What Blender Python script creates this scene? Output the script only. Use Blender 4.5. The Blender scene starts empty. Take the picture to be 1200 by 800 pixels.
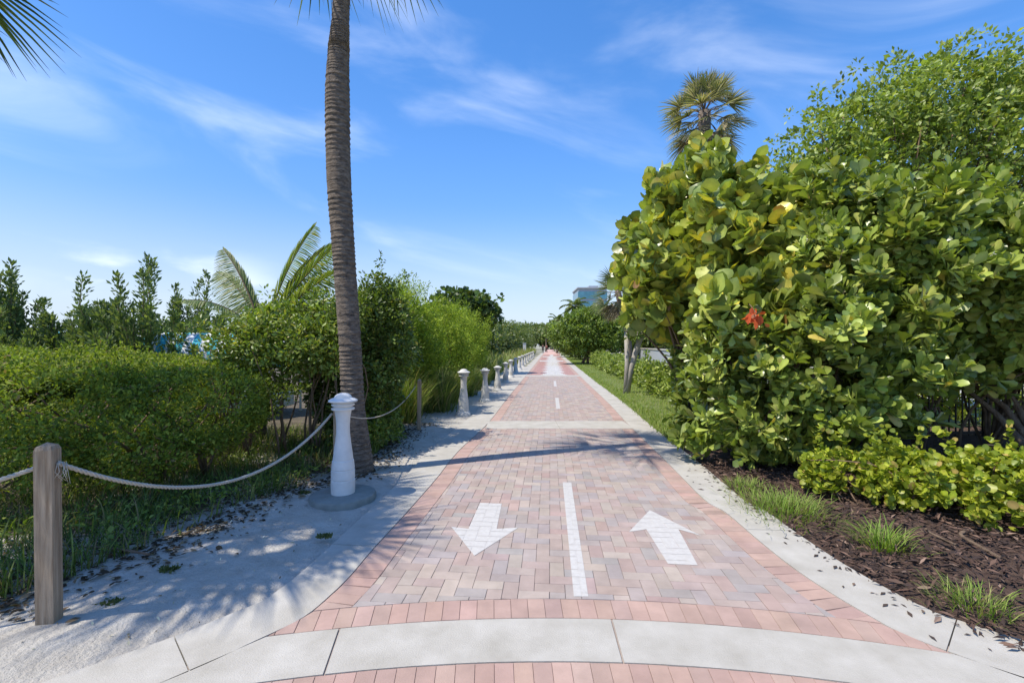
import bpy, math, random
import numpy as np
from mathutils import Vector, noise as mnoise
R = math.radians
rng = np.random.default_rng(7); random.seed(7)
scene = bpy.context.scene
COL = scene.collection

# ------------------------------------------------------------------ camera, sky, sun
F, H, HY = 533.3, 1.6, 404.0          # focal length in photo pixels, eye height, horizon row (1200x800 frame)
cam = bpy.data.objects.new('camera', bpy.data.cameras.new('camera')); COL.objects.link(cam)
cam.location = (0, 0, H); cam.rotation_euler = (R(90), 0, 0)
cam.data.sensor_width = 36; cam.data.lens = 36*F/1200; cam.data.shift_y = (HY-400)/1200
cam.data.clip_start = .05; cam.data.clip_end = 6000
scene.camera = cam
SUN_EL = R(59); sx, sy = -.935, -.355
w = bpy.data.worlds.new('World'); scene.world = w; w.use_nodes = True
nt = w.node_tree; nt.nodes.clear()
def N(t, ty, **kw):
    n = t.nodes.new(ty)
    for k, v in kw.items():
        if k.startswith('i_'):
            n.inputs[int(k[2:]) if k[2:].isdigit() else k[2:].replace('_', ' ')].default_value = v
        else: setattr(n, k, v)
    return n
out = N(nt, 'ShaderNodeOutputWorld'); bg = N(nt, 'ShaderNodeBackground'); bg.inputs[1].default_value = .15
sky = N(nt, 'ShaderNodeTexSky', sky_type='NISHITA', sun_disc=False, sun_elevation=SUN_EL, sun_rotation=math.atan2(sx, sy),
        altitude=0, air_density=1.0, dust_density=.25, ozone_density=2.2)
hs = N(nt, 'ShaderNodeHueSaturation'); hs.inputs['Saturation'].default_value = 1.32; hs.inputs['Value'].default_value = 1.12
nt.links.new(sky.outputs[0], hs.inputs['Color'])
tint = N(nt, 'ShaderNodeMixRGB', blend_type='MULTIPLY'); tint.inputs[0].default_value = 1; tint.inputs[2].default_value = (1.14, .95, 1.0, 1)
tc = N(nt, 'ShaderNodeTexCoord'); sep = N(nt, 'ShaderNodeSeparateXYZ'); nt.links.new(tc.outputs['Generated'], sep.inputs[0])
def M(op, a, b=None, c=None, t=nt):
    n = N(t, 'ShaderNodeMath', operation=op)
    for i, v in enumerate((a, b, c)):
        if v is None: continue
        if isinstance(v, (int, float)): n.inputs[i].default_value = v
        else: t.links.new(v, n.inputs[i])
    return n.outputs[0]
zz = M('ADD', M('MAXIMUM', sep.outputs[2], 0), .12)
cx_ = M('DIVIDE', sep.outputs[0], zz); cy_ = M('DIVIDE', sep.outputs[1], zz)
comb = N(nt, 'ShaderNodeCombineXYZ')
nt.links.new(M('ADD', M('MULTIPLY', sep.outputs[0], 1.9), 11.9), comb.inputs[0])
nt.links.new(M('MULTIPLY', M('ADD', sep.outputs[2], M('MULTIPLY', sep.outputs[0], .17)), 6.0), comb.inputs[1]); nt.links.new(M('MULTIPLY', sep.outputs[1], 1.7), comb.inputs[2])
n1 = N(nt, 'ShaderNodeTexNoise'); n1.inputs['Scale'].default_value = 1.15; n1.inputs['Detail'].default_value = 8; n1.inputs['Roughness'].default_value = .52; n1.inputs['Distortion'].default_value = .5
nt.links.new(comb.outputs[0], n1.inputs['Vector'])
r1 = N(nt, 'ShaderNodeMapRange', interpolation_type='SMOOTHSTEP'); r1.inputs[1].default_value = .50; r1.inputs[2].default_value = .86; r1.inputs[4].default_value = .38
nt.links.new(n1.outputs[0], r1.inputs[0])
# small cumulus near the horizon
mp = N(nt, 'ShaderNodeMapping'); mp.inputs['Scale'].default_value = (3.2, 3.2, 8.5); mp.inputs['Location'].default_value = (1.7, .4, .3)
nt.links.new(tc.outputs['Generated'], mp.inputs[0])
n2 = N(nt, 'ShaderNodeTexNoise'); n2.inputs['Scale'].default_value = 1.0; n2.inputs['Detail'].default_value = 6
nt.links.new(mp.outputs[0], n2.inputs['Vector'])
r2 = N(nt, 'ShaderNodeMapRange', interpolation_type='SMOOTHSTEP'); r2.inputs[1].default_value = .56; r2.inputs[2].default_value = .68; r2.inputs[4].default_value = .8
nt.links.new(n2.outputs[0], r2.inputs[0])
low = N(nt, 'ShaderNodeMapRange', interpolation_type='SMOOTHSTEP'); low.inputs[1].default_value = .19; low.inputs[2].default_value = .09; nt.links.new(sep.outputs[2], low.inputs[0])
lft = N(nt, 'ShaderNodeMapRange', interpolation_type='SMOOTHSTEP'); lft.inputs[1].default_value = -.42; lft.inputs[2].default_value = -.56; nt.links.new(sep.outputs[0], lft.inputs[0])
cum = M('MULTIPLY', M('MULTIPLY', r2.outputs[0], low.outputs[0]), lft.outputs[0])
fac = M('MAXIMUM', r1.outputs[0], cum)
mx = N(nt, 'ShaderNodeMixRGB'); mx.inputs[2].default_value = (5.3, 5.6, 6.0, 1)
nt.links.new(fac, mx.inputs[0]); nt.links.new(hs.outputs[0], tint.inputs[1])
hz = N(nt, 'ShaderNodeMapRange', interpolation_type='SMOOTHSTEP'); hz.inputs[1].default_value = -.02; hz.inputs[2].default_value = .42; hz.inputs[3].default_value = .56; hz.inputs[4].default_value = .86; nt.links.new(sep.outputs[2], hz.inputs[0])
sd2 = N(nt, 'ShaderNodeMapRange', interpolation_type='SMOOTHSTEP'); sd2.inputs[1].default_value = -.75; sd2.inputs[2].default_value = .1; sd2.inputs[3].default_value = .86; nt.links.new(sep.outputs[0], sd2.inputs[0])
hv = N(nt, 'ShaderNodeVectorMath', operation='SCALE'); nt.links.new(tint.outputs[0], hv.inputs[0]); nt.links.new(M('MULTIPLY', hz.outputs[0], sd2.outputs[0]), hv.inputs['Scale'])
hb = N(nt, 'ShaderNodeMapRange', interpolation_type='SMOOTHSTEP'); hb.inputs[1].default_value = .30; hb.inputs[2].default_value = .0; hb.inputs[4].default_value = .85; nt.links.new(sep.outputs[2], hb.inputs[0])
hm_ = N(nt, 'ShaderNodeMixRGB'); hm_.inputs[2].default_value = (2.45, 3.05, 3.75, 1); nt.links.new(hb.outputs[0], hm_.inputs[0]); nt.links.new(hv.outputs[0], hm_.inputs[1])
nt.links.new(hm_.outputs[0], mx.inputs[1]); nt.links.new(mx.outputs[0], bg.inputs[0]); nt.links.new(bg.outputs[0], out.inputs[0])

sun = bpy.data.objects.new('sun', bpy.data.lights.new('sun', 'SUN')); COL.objects.link(sun)
sun.data.energy = 3.15; sun.data.angle = R(.53); sun.data.color = (1, .93, .81)
sd = Vector((sx*math.cos(SUN_EL), sy*math.cos(SUN_EL), math.sin(SUN_EL)))
sun.rotation_euler = (-sd).to_track_quat('-Z', 'Y').to_euler(); sun.location = sd*50
vs = scene.view_settings; vs.view_transform = 'Standard'; vs.look = 'None'; vs.gamma = 1; vs.use_curve_mapping = False; vs.exposure = .86
scene.cycles.max_bounces = 6; scene.cycles.diffuse_bounces = 3; scene.cycles.transmission_bounces = 4; scene.cycles.transparent_max_bounces = 8

# ------------------------------------------------------------------ helpers
def G(px, py): d = F*H/(py-HY); return ((px-600)/F*d, d)               # photo pixel -> point on the ground
def W(px, py, d): return np.array([(px-600)/F*d, d, H-(py-HY)/F*d])     # photo pixel at a depth
def tag(o, label=None, cat=None, group=None, kind=None):
    for k, v in (('label', label), ('category', cat), ('group', group), ('kind', kind)):
        if v: o[k] = v
    return o
def empty(name, loc, label, cat, group=None, rz=0):
    o = bpy.data.objects.new(name, None); COL.objects.link(o); o.location = loc; o.rotation_euler.z = rz
    o.empty_display_size = .2
    return tag(o, label, cat, group)
def obj_from(name, V, loops, starts, totals, mat, parent=None, col=None, smooth=False, mats=None, midx=None):
    me = bpy.data.meshes.new(name)
    V = np.asarray(V, np.float32)
    if parent is not None: V = V - np.array(parent.location, np.float32)
    me.vertices.add(len(V)); me.vertices.foreach_set('co', V.ravel())
    me.loops.add(len(loops)); me.loops.foreach_set('vertex_index', np.asarray(loops, np.int32))
    me.polygons.add(len(starts)); me.polygons.foreach_set('loop_start', np.asarray(starts, np.int32))
    try: me.polygons.foreach_set('loop_total', np.asarray(totals, np.int32))
    except Exception: pass
    me.polygons.foreach_set('use_smooth', np.full(len(starts), smooth))
    if mats:
        for m in mats: me.materials.append(m)
        if midx is not None: me.polygons.foreach_set('material_index', np.asarray(midx, np.int32))
    else: me.materials.append(mat)
    if col is not None:
        a = me.color_attributes.new('Col', 'FLOAT_COLOR', 'POINT')
        c = np.ones((len(V), 4), np.float32); c[:, :3] = col; a.data.foreach_set('color', c.ravel())
    me.update(calc_edges=True); me.validate()
    o = bpy.data.objects.new(name, me); COL.objects.link(o)
    if parent is not None: o.parent = parent
    return o
class MB:
    def __init__(s): s.V = []; s.Fc = []; s.C = []
    def add(s, V, Fc, c=None):
        k = len(s.V); s.V += [tuple(v) for v in V]; s.Fc += [[i+k for i in f] for f in Fc]
        s.C += [tuple(c) if c is not None else (1, 1, 1)]*len(V)
    def box(s, c, size, rz=0, col=None):
        cx, cy, cz = c; a, b, h = size[0]/2, size[1]/2, size[2]/2; ca, sa = math.cos(rz), math.sin(rz)
        V = []
        for z in (-h, h):
            for x, y in ((-a, -b), (a, -b), (a, b), (-a, b)): V.append((cx+x*ca-y*sa, cy+x*sa+y*ca, cz+z))
        s.add(V, [[3, 2, 1, 0], [4, 5, 6, 7], [0, 1, 5, 4], [1, 2, 6, 5], [2, 3, 7, 6], [3, 0, 4, 7]], col)
    def tube(s, pts, rad, n=8, col=None, cap=True):
        pts = [np.array(p, float) for p in pts]; V = []; Fc = []
        up = None
        for i, p in enumerate(pts):
            t = pts[min(i+1, len(pts)-1)]-pts[max(i-1, 0)]; t /= (np.linalg.norm(t)+1e-9)
            if up is None: up = np.array([1., 0, 0]) if abs(t[0]) < .8 else np.array([0, 1., 0])
            u = up-t*np.dot(up, t); u /= (np.linalg.norm(u)+1e-9); up = u; v = np.cross(t, u)
            r = rad[i] if hasattr(rad, '__len__') else rad
            for k in range(n): a = 2*math.pi*k/n; V.append(p+r*(math.cos(a)*u+math.sin(a)*v))
        for i in range(len(pts)-1):
            for k in range(n): Fc.append([i*n+k, i*n+(k+1) % n, (i+1)*n+(k+1) % n, (i+1)*n+k])
        if cap: Fc.append(list(range(n))[::-1]); Fc.append([(len(pts)-1)*n+k for k in range(n)])
        s.add(V, Fc, col)
    def lathe(s, prof, c=(0, 0, 0), n=32):
        V = []; Fc = []
        for r, z in prof:
            for k in range(n): a = 2*math.pi*k/n; V.append((c[0]+r*math.cos(a), c[1]+r*math.sin(a), c[2]+z))
        for i in range(len(prof)-1):
            for k in range(n): Fc.append([i*n+k, i*n+(k+1) % n, (i+1)*n+(k+1) % n, (i+1)*n+k])
        Fc.append([(len(prof)-1)*n+k for k in range(n)]); Fc.append([k for k in range(n)][::-1])
        s.add(V, Fc)
    def build(s, name, mat, parent=None, smooth=False, mats=None, midx=None):
        loops = [i for f in s.Fc for i in f]; tot = [len(f) for f in s.Fc]; st = np.concatenate([[0], np.cumsum(tot)[:-1]]) if tot else []
        return obj_from(name, s.V, loops, st, tot, mat, parent, np.array(s.C), smooth, mats, midx)

# ---- materials
def pmat(name, base, rough=.8, var=0, scale=8, col2=None, bump=0, bscale=40, detail=6, attr=False, metallic=0, trans=0, stretch=(1, 1, 1), spec=.5, coord='Object'):
    m = bpy.data.materials.new(name); m.use_nodes = True; t = m.node_tree; b = t.nodes['Principled BSDF']
    b.inputs['Roughness'].default_value = rough; b.inputs['Metallic'].default_value = metallic
    b.inputs['Specular IOR Level'].default_value = spec
    tcn = N(t, 'ShaderNodeTexCoord'); mpn = N(t, 'ShaderNodeMapping'); mpn.inputs['Scale'].default_value = stretch
    t.links.new(tcn.outputs[coord], mpn.inputs[0])
    if attr:
        at = N(t, 'ShaderNodeAttribute', attribute_name='Col'); src = at.outputs['Color']
        if base is not None:
            mm = N(t, 'ShaderNodeMixRGB', blend_type='MULTIPLY'); mm.inputs[0].default_value = 1; mm.inputs[2].default_value = (*base, 1); t.links.new(src, mm.inputs[1]); src = mm.outputs[0]
    else:
        rgb = N(t, 'ShaderNodeRGB'); rgb.outputs[0].default_value = (*base, 1); src = rgb.outputs[0]
    if var or col2:
        nz = N(t, 'ShaderNodeTexNoise'); nz.inputs['Scale'].default_value = scale; nz.inputs['Detail'].default_value = detail; nz.inputs['Roughness'].default_value = .62
        t.links.new(mpn.outputs[0], nz.inputs['Vector'])
        rr = N(t, 'ShaderNodeMapRange'); rr.inputs[1].default_value = .3; rr.inputs[2].default_value = .7; t.links.new(nz.outputs[0], rr.inputs[0])
        mm = N(t, 'ShaderNodeMixRGB')
        if col2: mm.inputs[2].default_value = (*col2, 1); t.links.new(src, mm.inputs[1]); t.links.new(rr.outputs[0], mm.inputs[0])
        else:
            mm.blend_type = 'MULTIPLY'; mm.inputs[0].default_value = 1; t.links.new(src, mm.inputs[1])
            r3 = N(t, 'ShaderNodeMapRange'); r3.inputs[3].default_value = 1-var; r3.inputs[4].default_value = 1+var; t.links.new(rr.outputs[0], r3.inputs[0]); t.links.new(r3.outputs[0], mm.inputs[2])
        src = mm.outputs[0]
    t.links.new(src, b.inputs['Base Color'])
    if bump:
        nb = N(t, 'ShaderNodeTexNoise'); nb.inputs['Scale'].default_value = bscale; nb.inputs['Detail'].default_value = 8; nb.inputs['Roughness'].default_value = .65
        t.links.new(mpn.outputs[0], nb.inputs['Vector'])
        bp = N(t, 'ShaderNodeBump'); bp.inputs['Strength'].default_value = 1; bp.inputs['Distance'].default_value = bump
        t.links.new(nb.outputs[0], bp.inputs['Height']); t.links.new(bp.outputs[0], b.inputs['Normal'])
    if trans:
        tl = N(t, 'ShaderNodeBsdfTranslucent'); gm = N(t, 'ShaderNodeMixRGB', blend_type='MULTIPLY'); gm.inputs[0].default_value = 1; gm.inputs[2].default_value = (1.5, 1.6, .5, 1)
        t.links.new(src, gm.inputs[1]); t.links.new(gm.outputs[0], tl.inputs[0])
        ms = N(t, 'ShaderNodeMixShader'); ms.inputs[0].default_value = trans
        t.links.new(b.outputs[0], ms.inputs[1]); t.links.new(tl.outputs[0], ms.inputs[2]); t.links.new(ms.outputs[0], t.nodes['Material Output'].inputs[0])
    return m
MT = dict(
    leaf=pmat('leaf', None, .42, attr=True, trans=.3, spec=.4),
    leaf_gloss=pmat('leaf_gloss', None, .33, attr=True, trans=.22, var=.12, scale=14),
    leaf_matte=pmat('leaf_matte', None, .7, attr=True, trans=.3, spec=.25),
    grass=pmat('grass', None, .6, attr=True, trans=.35, spec=.3),
    bark=pmat('bark', (.11, .07, .045), .9, col2=(.24, .17, .11), scale=12, bump=.04, bscale=25, stretch=(1, 1, .3)),
    palebark=pmat('pale_bark', (.30, .27, .23), .9, col2=(.42, .39, .34), scale=5, bump=.02, bscale=22, stretch=(1, 1, .4)),
    twig=pmat('twig', (.10, .065, .04), .9, col2=(.22, .15, .09), scale=12),
    concrete=pmat('concrete', (.36, .335, .285), .92, col2=(.48, .455, .405), scale=3.6, bump=.004, bscale=120, detail=10),
    paver=pmat('paver', None, .88, attr=True, var=.15, scale=4.5, bump=.0025, bscale=150),
    bed=pmat('bedding', (.33, .27, .23), .95, var=.2, scale=30),
    paint=pmat('road_paint', (.53, .515, .485), .75, scale=26, col2=(.45, .425, .395), bump=.001, bscale=150),
    sand=pmat('sand', (.40, .365, .31), .97, col2=(.56, .525, .46), scale=5.5, bump=.028, bscale=34, detail=12),
    soil=pmat('soil', (.06, .048, .032), .97, col2=(.16, .13, .09), scale=5, bump=.03, bscale=30),
    mulch=pmat('mulch', (.055, .032, .023), .95, col2=(.12, .075, .055), scale=14, bump=.03, bscale=45),
    chip=pmat('mulch_chip', None, .95, attr=True),
    lawn=pmat('lawn_soil', (.10, .14, .035), .95, col2=(.19, .21, .075), scale=3, bump=.02, bscale=60),
    ground=pmat('ground', (.16, .17, .08), .97, col2=(.40, .37, .30), scale=.12, bump=.03, bscale=6),
    white=pmat('white_paint', (.70, .69, .66), .6, var=.08, scale=9, bump=.0008, bscale=40),
    oldwhite=pmat('weathered_white', (.66, .65, .61), .8, col2=(.42, .40, .36), scale=7, bump=.002, bscale=40, stretch=(1, 1, .35)),
    basecon=pmat('base_concrete', (.22, .235, .215), .9, var=.18, scale=10, bump=.004, bscale=60),
    wood=pmat('weathered_wood', (.24, .165, .10), .85, col2=(.52, .40, .28), scale=9, bump=.014, bscale=22, stretch=(5, 5, .25)),
    rope=pmat('rope', (.50, .45, .37), .95, var=.15, scale=60, bump=.002, bscale=300),
    iron=pmat('black_iron', (.012, .012, .013), .45, metallic=.2),
    glass=pmat('blue_glass', (.10, .24, .30), .12, metallic=.55, var=.3, scale=.3),
    wall=pmat('pale_wall', (.36, .38, .41), .9, var=.08, scale=.6, bump=.004, bscale=12),
    shell=pmat('shell', (.7, .68, .64), .8),
)

# ---- curves
def crom(pts, n=12):
    P = np.array(pts, float); Q = np.vstack([2*P[0]-P[1], P, 2*P[-1]-P[-2]]); o = []
    for i in range(1, len(Q)-2):
        for k in range(n):
            t = k/n; a, b, c, d = Q[i-1], Q[i], Q[i+1], Q[i+2]
            o.append(.5*((2*b)+(-a+c)*t+(2*a-5*b+4*c-d)*t*t+(-a+3*b-3*c+d)*t**3))
    o.append(P[-1]); return np.array(o)
def cen(y): return .20+.084*y                                           # centre line of the path
Lpts = [(-3.2, .9), (-2.45, 1.45)] + [G(*p) for p in ((190, 800), (300, 750.5), (356, 723), (390, 695), (412.5, 672.5), (440.6, 639.5))] + \
       [(-1.0, 4.4), (-.9, 5.5), (-.80, 6.9), (cen(9.5)-1.47, 9.5), (cen(14)-1.48, 14), (cen(24)-1.46, 24), (cen(45)-1.45, 45), (cen(80)-1.45, 80), (cen(160)-1.45, 160)]
Rpts = [(4.2, 1.0), (2.95, 1.75)] + [G(*p) for p in ((1100, 759), (1008, 715), (938, 671), (892.5, 636), (850, 600), (826, 586), (796, 556), (774, 534))] + \
       [(cen(9.4)+1.37, 9.4), (cen(12.2)+1.40, 12.2), (cen(15.8)+1.38, 15.8), (cen(24)+1.33, 24), (cen(45)+1.3, 45), (cen(80)+1.3, 80), (cen(160)+1.3, 160)]
LC, RC = crom(Lpts), crom(Rpts)
def xl(y): return np.interp(y, LC[:, 1], LC[:, 0])
def xr(y): return np.interp(y, RC[:, 1], RC[:, 0])
ACX, ACY, AR = .2, -4.55, 7.22                                           # the ring the foreground band belongs to
BW = .365                                                                # width of the concrete band

# ------------------------------------------------------------------ ground
def grid(name, x0, x1, y0, y1, nx, ny, zf, mat, xf=None, **kw):
    X = np.linspace(0, 1, nx); V = []
    for j, y in enumerate(np.linspace(y0, y1, ny)):
        a = x0(y) if callable(x0) else x0; b = x1(y) if callable(x1) else x1
        for t in X: x = a+(b-a)*t; V.append((x, y, zf(x, y)))
    Fc = [[j*nx+i, j*nx+i+1, (j+1)*nx+i+1, (j+1)*nx+i] for j in range(ny-1) for i in range(nx-1)]
    loops = np.array(Fc).ravel(); st = np.arange(len(Fc))*4
    o = obj_from(name, V, loops, st, [4]*len(Fc), mat, None, None, True); return tag(o, **kw)
S = dict(kind='structure')
def nz(x, y, s, off=0): return mnoise.noise(Vector((x*s, y*s, off)))
o = MB(); o.add([(-3000, -600, -.12), (3000, -600, -.12), (3000, 4000, -.12), (-3000, 4000, -.12)], [[0, 1, 2, 3]]); tag(o.build('ground', MT['ground']), **S)
def sandz(x, y):
    e = xl(y)-x+.09*nz(x, y, 2.3, 11)+.03*nz(x, y, 9, 1)
    return -.035+.03*nz(x, y, 1.3)+.014*nz(x, y, 5, 3)+.005*nz(x, y, 17, 5)+.010*min(max((e-.34)/.1, 0), 1)+.045*min(max((e-.46)/.6, 0), 1)+.01*min(max(e-1, 0), 1)
grid('sand_verge', lambda y: xl(y)-3.2, lambda y: xl(y)-.05, .3, 34, 90, 640, sandz, MT['sand'], **S)
vb = crom([(-5, 1.2), (-3.6, 2.2), (-3.15, 2.72), (-2.78, 3.5), (-2.6, 4.5), (-2.25, 5.1), (-1.95, 6.0), (-1.98, 7.6), (-1.9, 9.5), (-1.6, 12), (-1.1, 18), (.3, 34), (4, 80)])
def vx(y): return np.interp(y, vb[:, 1], vb[:, 0])
grid('undergrowth_soil', lambda y: -30, lambda y: vx(y)+.10+.25*nz(0, y, 1.8)+.15*nz(0, y, 6), 0.3, 34, 60, 300,
     lambda x, y: .035+.03*nz(x, y, 1.7, 8)+.02*nz(x, y, 7, 2)-.10*max(0, 1-(vx(y)-x)/.45)**1.5, MT['soil'], **S)
grid('mulch_bed', lambda y: xr(y)+.28, 14, .3, 8.6, 160, 150, lambda x, y: -.035+.02*nz(x, y, 2, 9)+.016*nz(x, y, 9, 4)+.09*min(max((x-xr(y)-.35)/1.2, 0), 1), MT['mulch'], **S)
grid('lawn', lambda y: xr(y)+.25, lambda y: xr(y)+9, 7.4, 120, 60, 240, lambda x, y: -.03+.02*nz(x, y, .8, 9)+.05*min(max((x-xr(y)-.35)/.6, 0), 1), MT['lawn'], **S)

# ------------------------------------------------------------------ pavers
def clip(poly, g):
    o = []; n = len(poly); v = [g(p) for p in poly]
    for i in range(n):
        a, b = poly[i], poly[(i+1) % n]; fa, fb = v[i], v[(i+1) % n]
        if fa >= 0: o.append(a)
        if (fa >= 0) != (fb >= 0): t = fa/(fa-fb); o.append((a[0]+(b[0]-a[0])*t, a[1]+(b[1]-a[1])*t))
    return o
def area(p): return .5*abs(sum(p[i][0]*p[(i+1) % len(p)][1]-p[(i+1) % len(p)][0]*p[i][1] for i in range(len(p))))
B1, B2 = (8.72, 9.58), (23.2, 24.1)
pb = MB(); PAVERS = []
def paver(poly, col, z=0.0):
    if len(poly) < 3 or area(poly) < 3e-4: return
    cx = sum(p[0] for p in poly)/len(poly); cy = sum(p[1] for p in poly)/len(poly); n = len(poly)
    zt = z+random.uniform(-.0012, .0012); tx, ty = random.uniform(-.006, .006), random.uniform(-.006, .006)
    def sh(p, d): L = math.hypot(p[0]-cx, p[1]-cy)+1e-6; return (p[0]-(p[0]-cx)/L*d, p[1]-(p[1]-cy)/L*d)
    top = [sh(p, .0045) for p in poly]; mid = [sh(p, .002) for p in poly]
    V = [(x, y, zt+(x-cx)*tx+(y-cy)*ty) for x, y in top]+[(x, y, zt-.002) for x, y in mid]+[(x, y, zt-.03) for x, y in mid]
    Fc = [list(range(n))]+[[n+i, n+(i+1) % n, (i+1) % n, i] for i in range(n)]+[[2*n+i, 2*n+(i+1) % n, n+(i+1) % n, n+i] for i in range(n)]
    pb.add(V, Fc, col); PAVERS.append(top)
mixc = lambda L, k: [tuple(a*(1-k)+b*k for a, b in zip(c, [sum(q[i] for q in L)/len(L) for i in range(3)])) for c in L]
PINK = [(.405, .275, .225), (.39, .262, .215), (.415, .288, .238), (.375, .258, .213)]
FIELD = [(.375, .295, .26), (.395, .33, .275), (.325, .29, .28), (.38, .275, .235), (.35, .305, .28), (.41, .345, .29), (.335, .305, .29), (.37, .285, .25)]
FIELD = [(r*.96, g*.945, b*.935) for r, g, b in mixc(FIELD, .30)]
def jit(c, s=.045): k = 1+random.gauss(0, s); return tuple(max(0, v*k*(1+random.gauss(0, .012))) for v in c)
def gl(p): return p[0]-xl(p[1])-.205
def gr(p): return xr(p[1])-.205-p[0]
def ga(p): return math.hypot(p[0]-ACX, p[1]-ACY)-(AR+.205)
far = 75
ang = math.atan(.084); ca, sa = math.cos(ang), math.sin(ang)
U = .1016
for i in range(-26, 26):
    for j in range(int(2/U), int(far/U)):
        k = (i-j) % 4
        if k == 0: q = [(i, j), (i+2, j), (i+2, j+1), (i, j+1)]
        elif k == 3: q = [(i, j), (i+1, j), (i+1, j+2), (i, j+2)]
        else: continue
        poly = []
        for a, b in q: a *= U; b *= U; poly.append((.2+a*ca+b*sa, -a*sa+b*ca))
        my = sum(p[1] for p in poly)/4; mxx = sum(p[0] for p in poly)/4
        if mxx < xl(my)-.3 or mxx > xr(my)+.3: continue
        for g in (gl, gr):
            if poly: poly = clip(poly, g)
        if my < 4 and poly: poly = clip(poly, ga)
        if len(poly) < 3: continue
        if my > 24.1:
            ph = ((my-24.1) % 2.6)/2.6; hw = (.36+.34*(1-ph))*(1.0 if my < 62 else .5)
            c = jit((.47, .455, .43)) if abs(mxx-cen(my)) < hw else jit((.37, .215, .185))
            if 44 < my < 47 or 60 < my < 64: c = jit((.48, .465, .44))
        else: c = jit(random.choice(FIELD)); 
        for (b0, b1) in (B1, B2):
            if poly and min(p[1] for p in poly) < b1 and max(p[1] for p in poly) > b0:
                lo = clip(poly, lambda p: b0-p[1]); hi = clip(poly, lambda p: p[1]-b1)
                if len(lo) > 2 and area(lo) > 1e-3: paver(lo, c)
                poly = hi
        if len(poly) > 2: paver(poly, c)
def soldier_strip(C, side, y0, y1):
    d = np.r_[0, np.cumsum(np.hypot(*np.diff(C, axis=0).T))]; s = 0
    while s < d[-1]-.3:
        st = U if np.interp(s, d, C[:, 1]) < 30 else .4
        a = [np.interp(s, d, C[:, k]) for k in (0, 1)]; b = [np.interp(s+st, d, C[:, k]) for k in (0, 1)]; s += st
        if a[1] < y0 or b[1] > y1 or any(a[1] < q1 and b[1] > q0 for q0, q1 in (B1, B2)): continue
        t = np.subtract(b, a); t /= np.hypot(*t); n = np.array([t[1], -t[0]])*side*.203
        poly = [tuple(a), tuple(b), tuple(b+n), tuple(a+n)]
        if a[1] < 4: poly = clip(poly, lambda p: math.hypot(p[0]-ACX, p[1]-ACY)-(AR+.205))
        paver(poly, jit(random.choice(PINK)))
soldier_strip(LC, 1, 1.9, far); soldier_strip(RC, -1, 1.9, far)
for (r0, r1) in ((AR+.002, AR+.203), (AR-BW-.205, AR-BW-.004), (AR-BW-.41, AR-BW-.208), (AR-BW-.62, AR-BW-.412)):
    nA = int(7/U)
    for q in range(-nA//2, nA//2):
        a0 = math.pi/2+q*U/AR; a1 = a0+U/AR
        poly = [(ACX+r*math.cos(a), ACY+r*math.sin(a)) for r, a in ((r0, a0), (r0, a1), (r1, a1), (r1, a0))]
        poly = clip(poly, lambda p: p[0]-xl(p[1])-.004)
        if poly: poly = clip(poly, lambda p: xr(p[1])-.004-p[0])
        paver(poly, jit(random.choice(PINK), .05))
path = tag(pb.build('brick_path', MT['paver']), **S)
o = MB(); ys = np.r_[np.linspace(.9, 12, 80), np.linspace(13, 160, 90)]
V = []
for y in ys: V += [(xl(y)-.1, y, -.008), (xr(y)+.1, y, -.008)]
o.add(V, [[2*i, 2*i+1, 2*i+3, 2*i+2] for i in range(len(ys)-1)]); tag(o.build('path_bedding', MT['bed']), **S)
o = MB(); V = []; yf = np.linspace(far-.1, 160, 30)
for y in yf: V += [(xl(y), y, -.002), (xr(y), y, -.002)]
fm = pmat('far_paving', (.55, .36, .31), .9, var=.1, scale=2)
o.add(V, [[2*i, 2*i+1, 2*i+3, 2*i+2] for i in range(len(yf)-1)]); tag(o.build('far_path', fm), **S)

# ---- painted markings, cut along the paver joints
def paint(name, pieces, label):
    mb = MB()
    ax = [p[0] for q in pieces for p in q]; ay = [p[1] for q in pieces for p in q]
    for top in PAVERS:
        if min(p[0] for p in top) > max(ax) or max(p[0] for p in top) < min(ax) or min(p[1] for p in top) > max(ay) or max(p[1] for p in top) < min(ay): continue
        for q in pieces:
            s = sum(q[i][0]*q[(i+1) % len(q)][1]-q[(i+1) % len(q)][0]*q[i][1] for i in range(len(q)))
            Q = q if s > 0 else q[::-1]; poly = list(top)
            for i in range(len(Q)):
                a, b = Q[i], Q[(i+1) % len(Q)]
                poly = clip(poly, lambda p: (b[0]-a[0])*(p[1]-a[1])-(b[1]-a[1])*(p[0]-a[0]))
                if len(poly) < 3: break
            if len(poly) >= 3 and area(poly) > 1e-5: mb.add([(x, y, .0024) for x, y in poly], [list(range(len(poly)))])
    for q in pieces:
        ar_ = sum(q[i][0]*q[(i+1) % len(q)][1]-q[(i+1) % len(q)][0]*q[i][1] for i in range(len(q))); Q = q if ar_ > 0 else q[::-1]
        mb.add([(x, y, .0008) for x, y in Q], [list(range(len(Q)))])
    o = mb.build(name, MT['paint'], path); o['label'] = label
def arrow(tip, wl, jl, sl, sr, jr, wr): P = lambda p: G(*p); return [[P(tip), P(wl), P(jl)], [P(tip), P(jl), P(jr)], [P(tip), P(jr), P(wr)], [P(jl), P(sl), P(sr), P(jr)]]
paint('lane_arrow', arrow((556, 651), (528.7, 617), (549, 619.5), (562.5, 589), (588, 590), (582, 619.5), (607.5, 618)), 'left white lane arrow pointing towards the camera')
paint('lane_arrow', arrow((761.4, 597.5), (737, 623), (757.5, 620), (783, 660.5), (817.6, 662), (795, 620), (821.7, 627.5)), 'right white lane arrow pointing away down the path')
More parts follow.
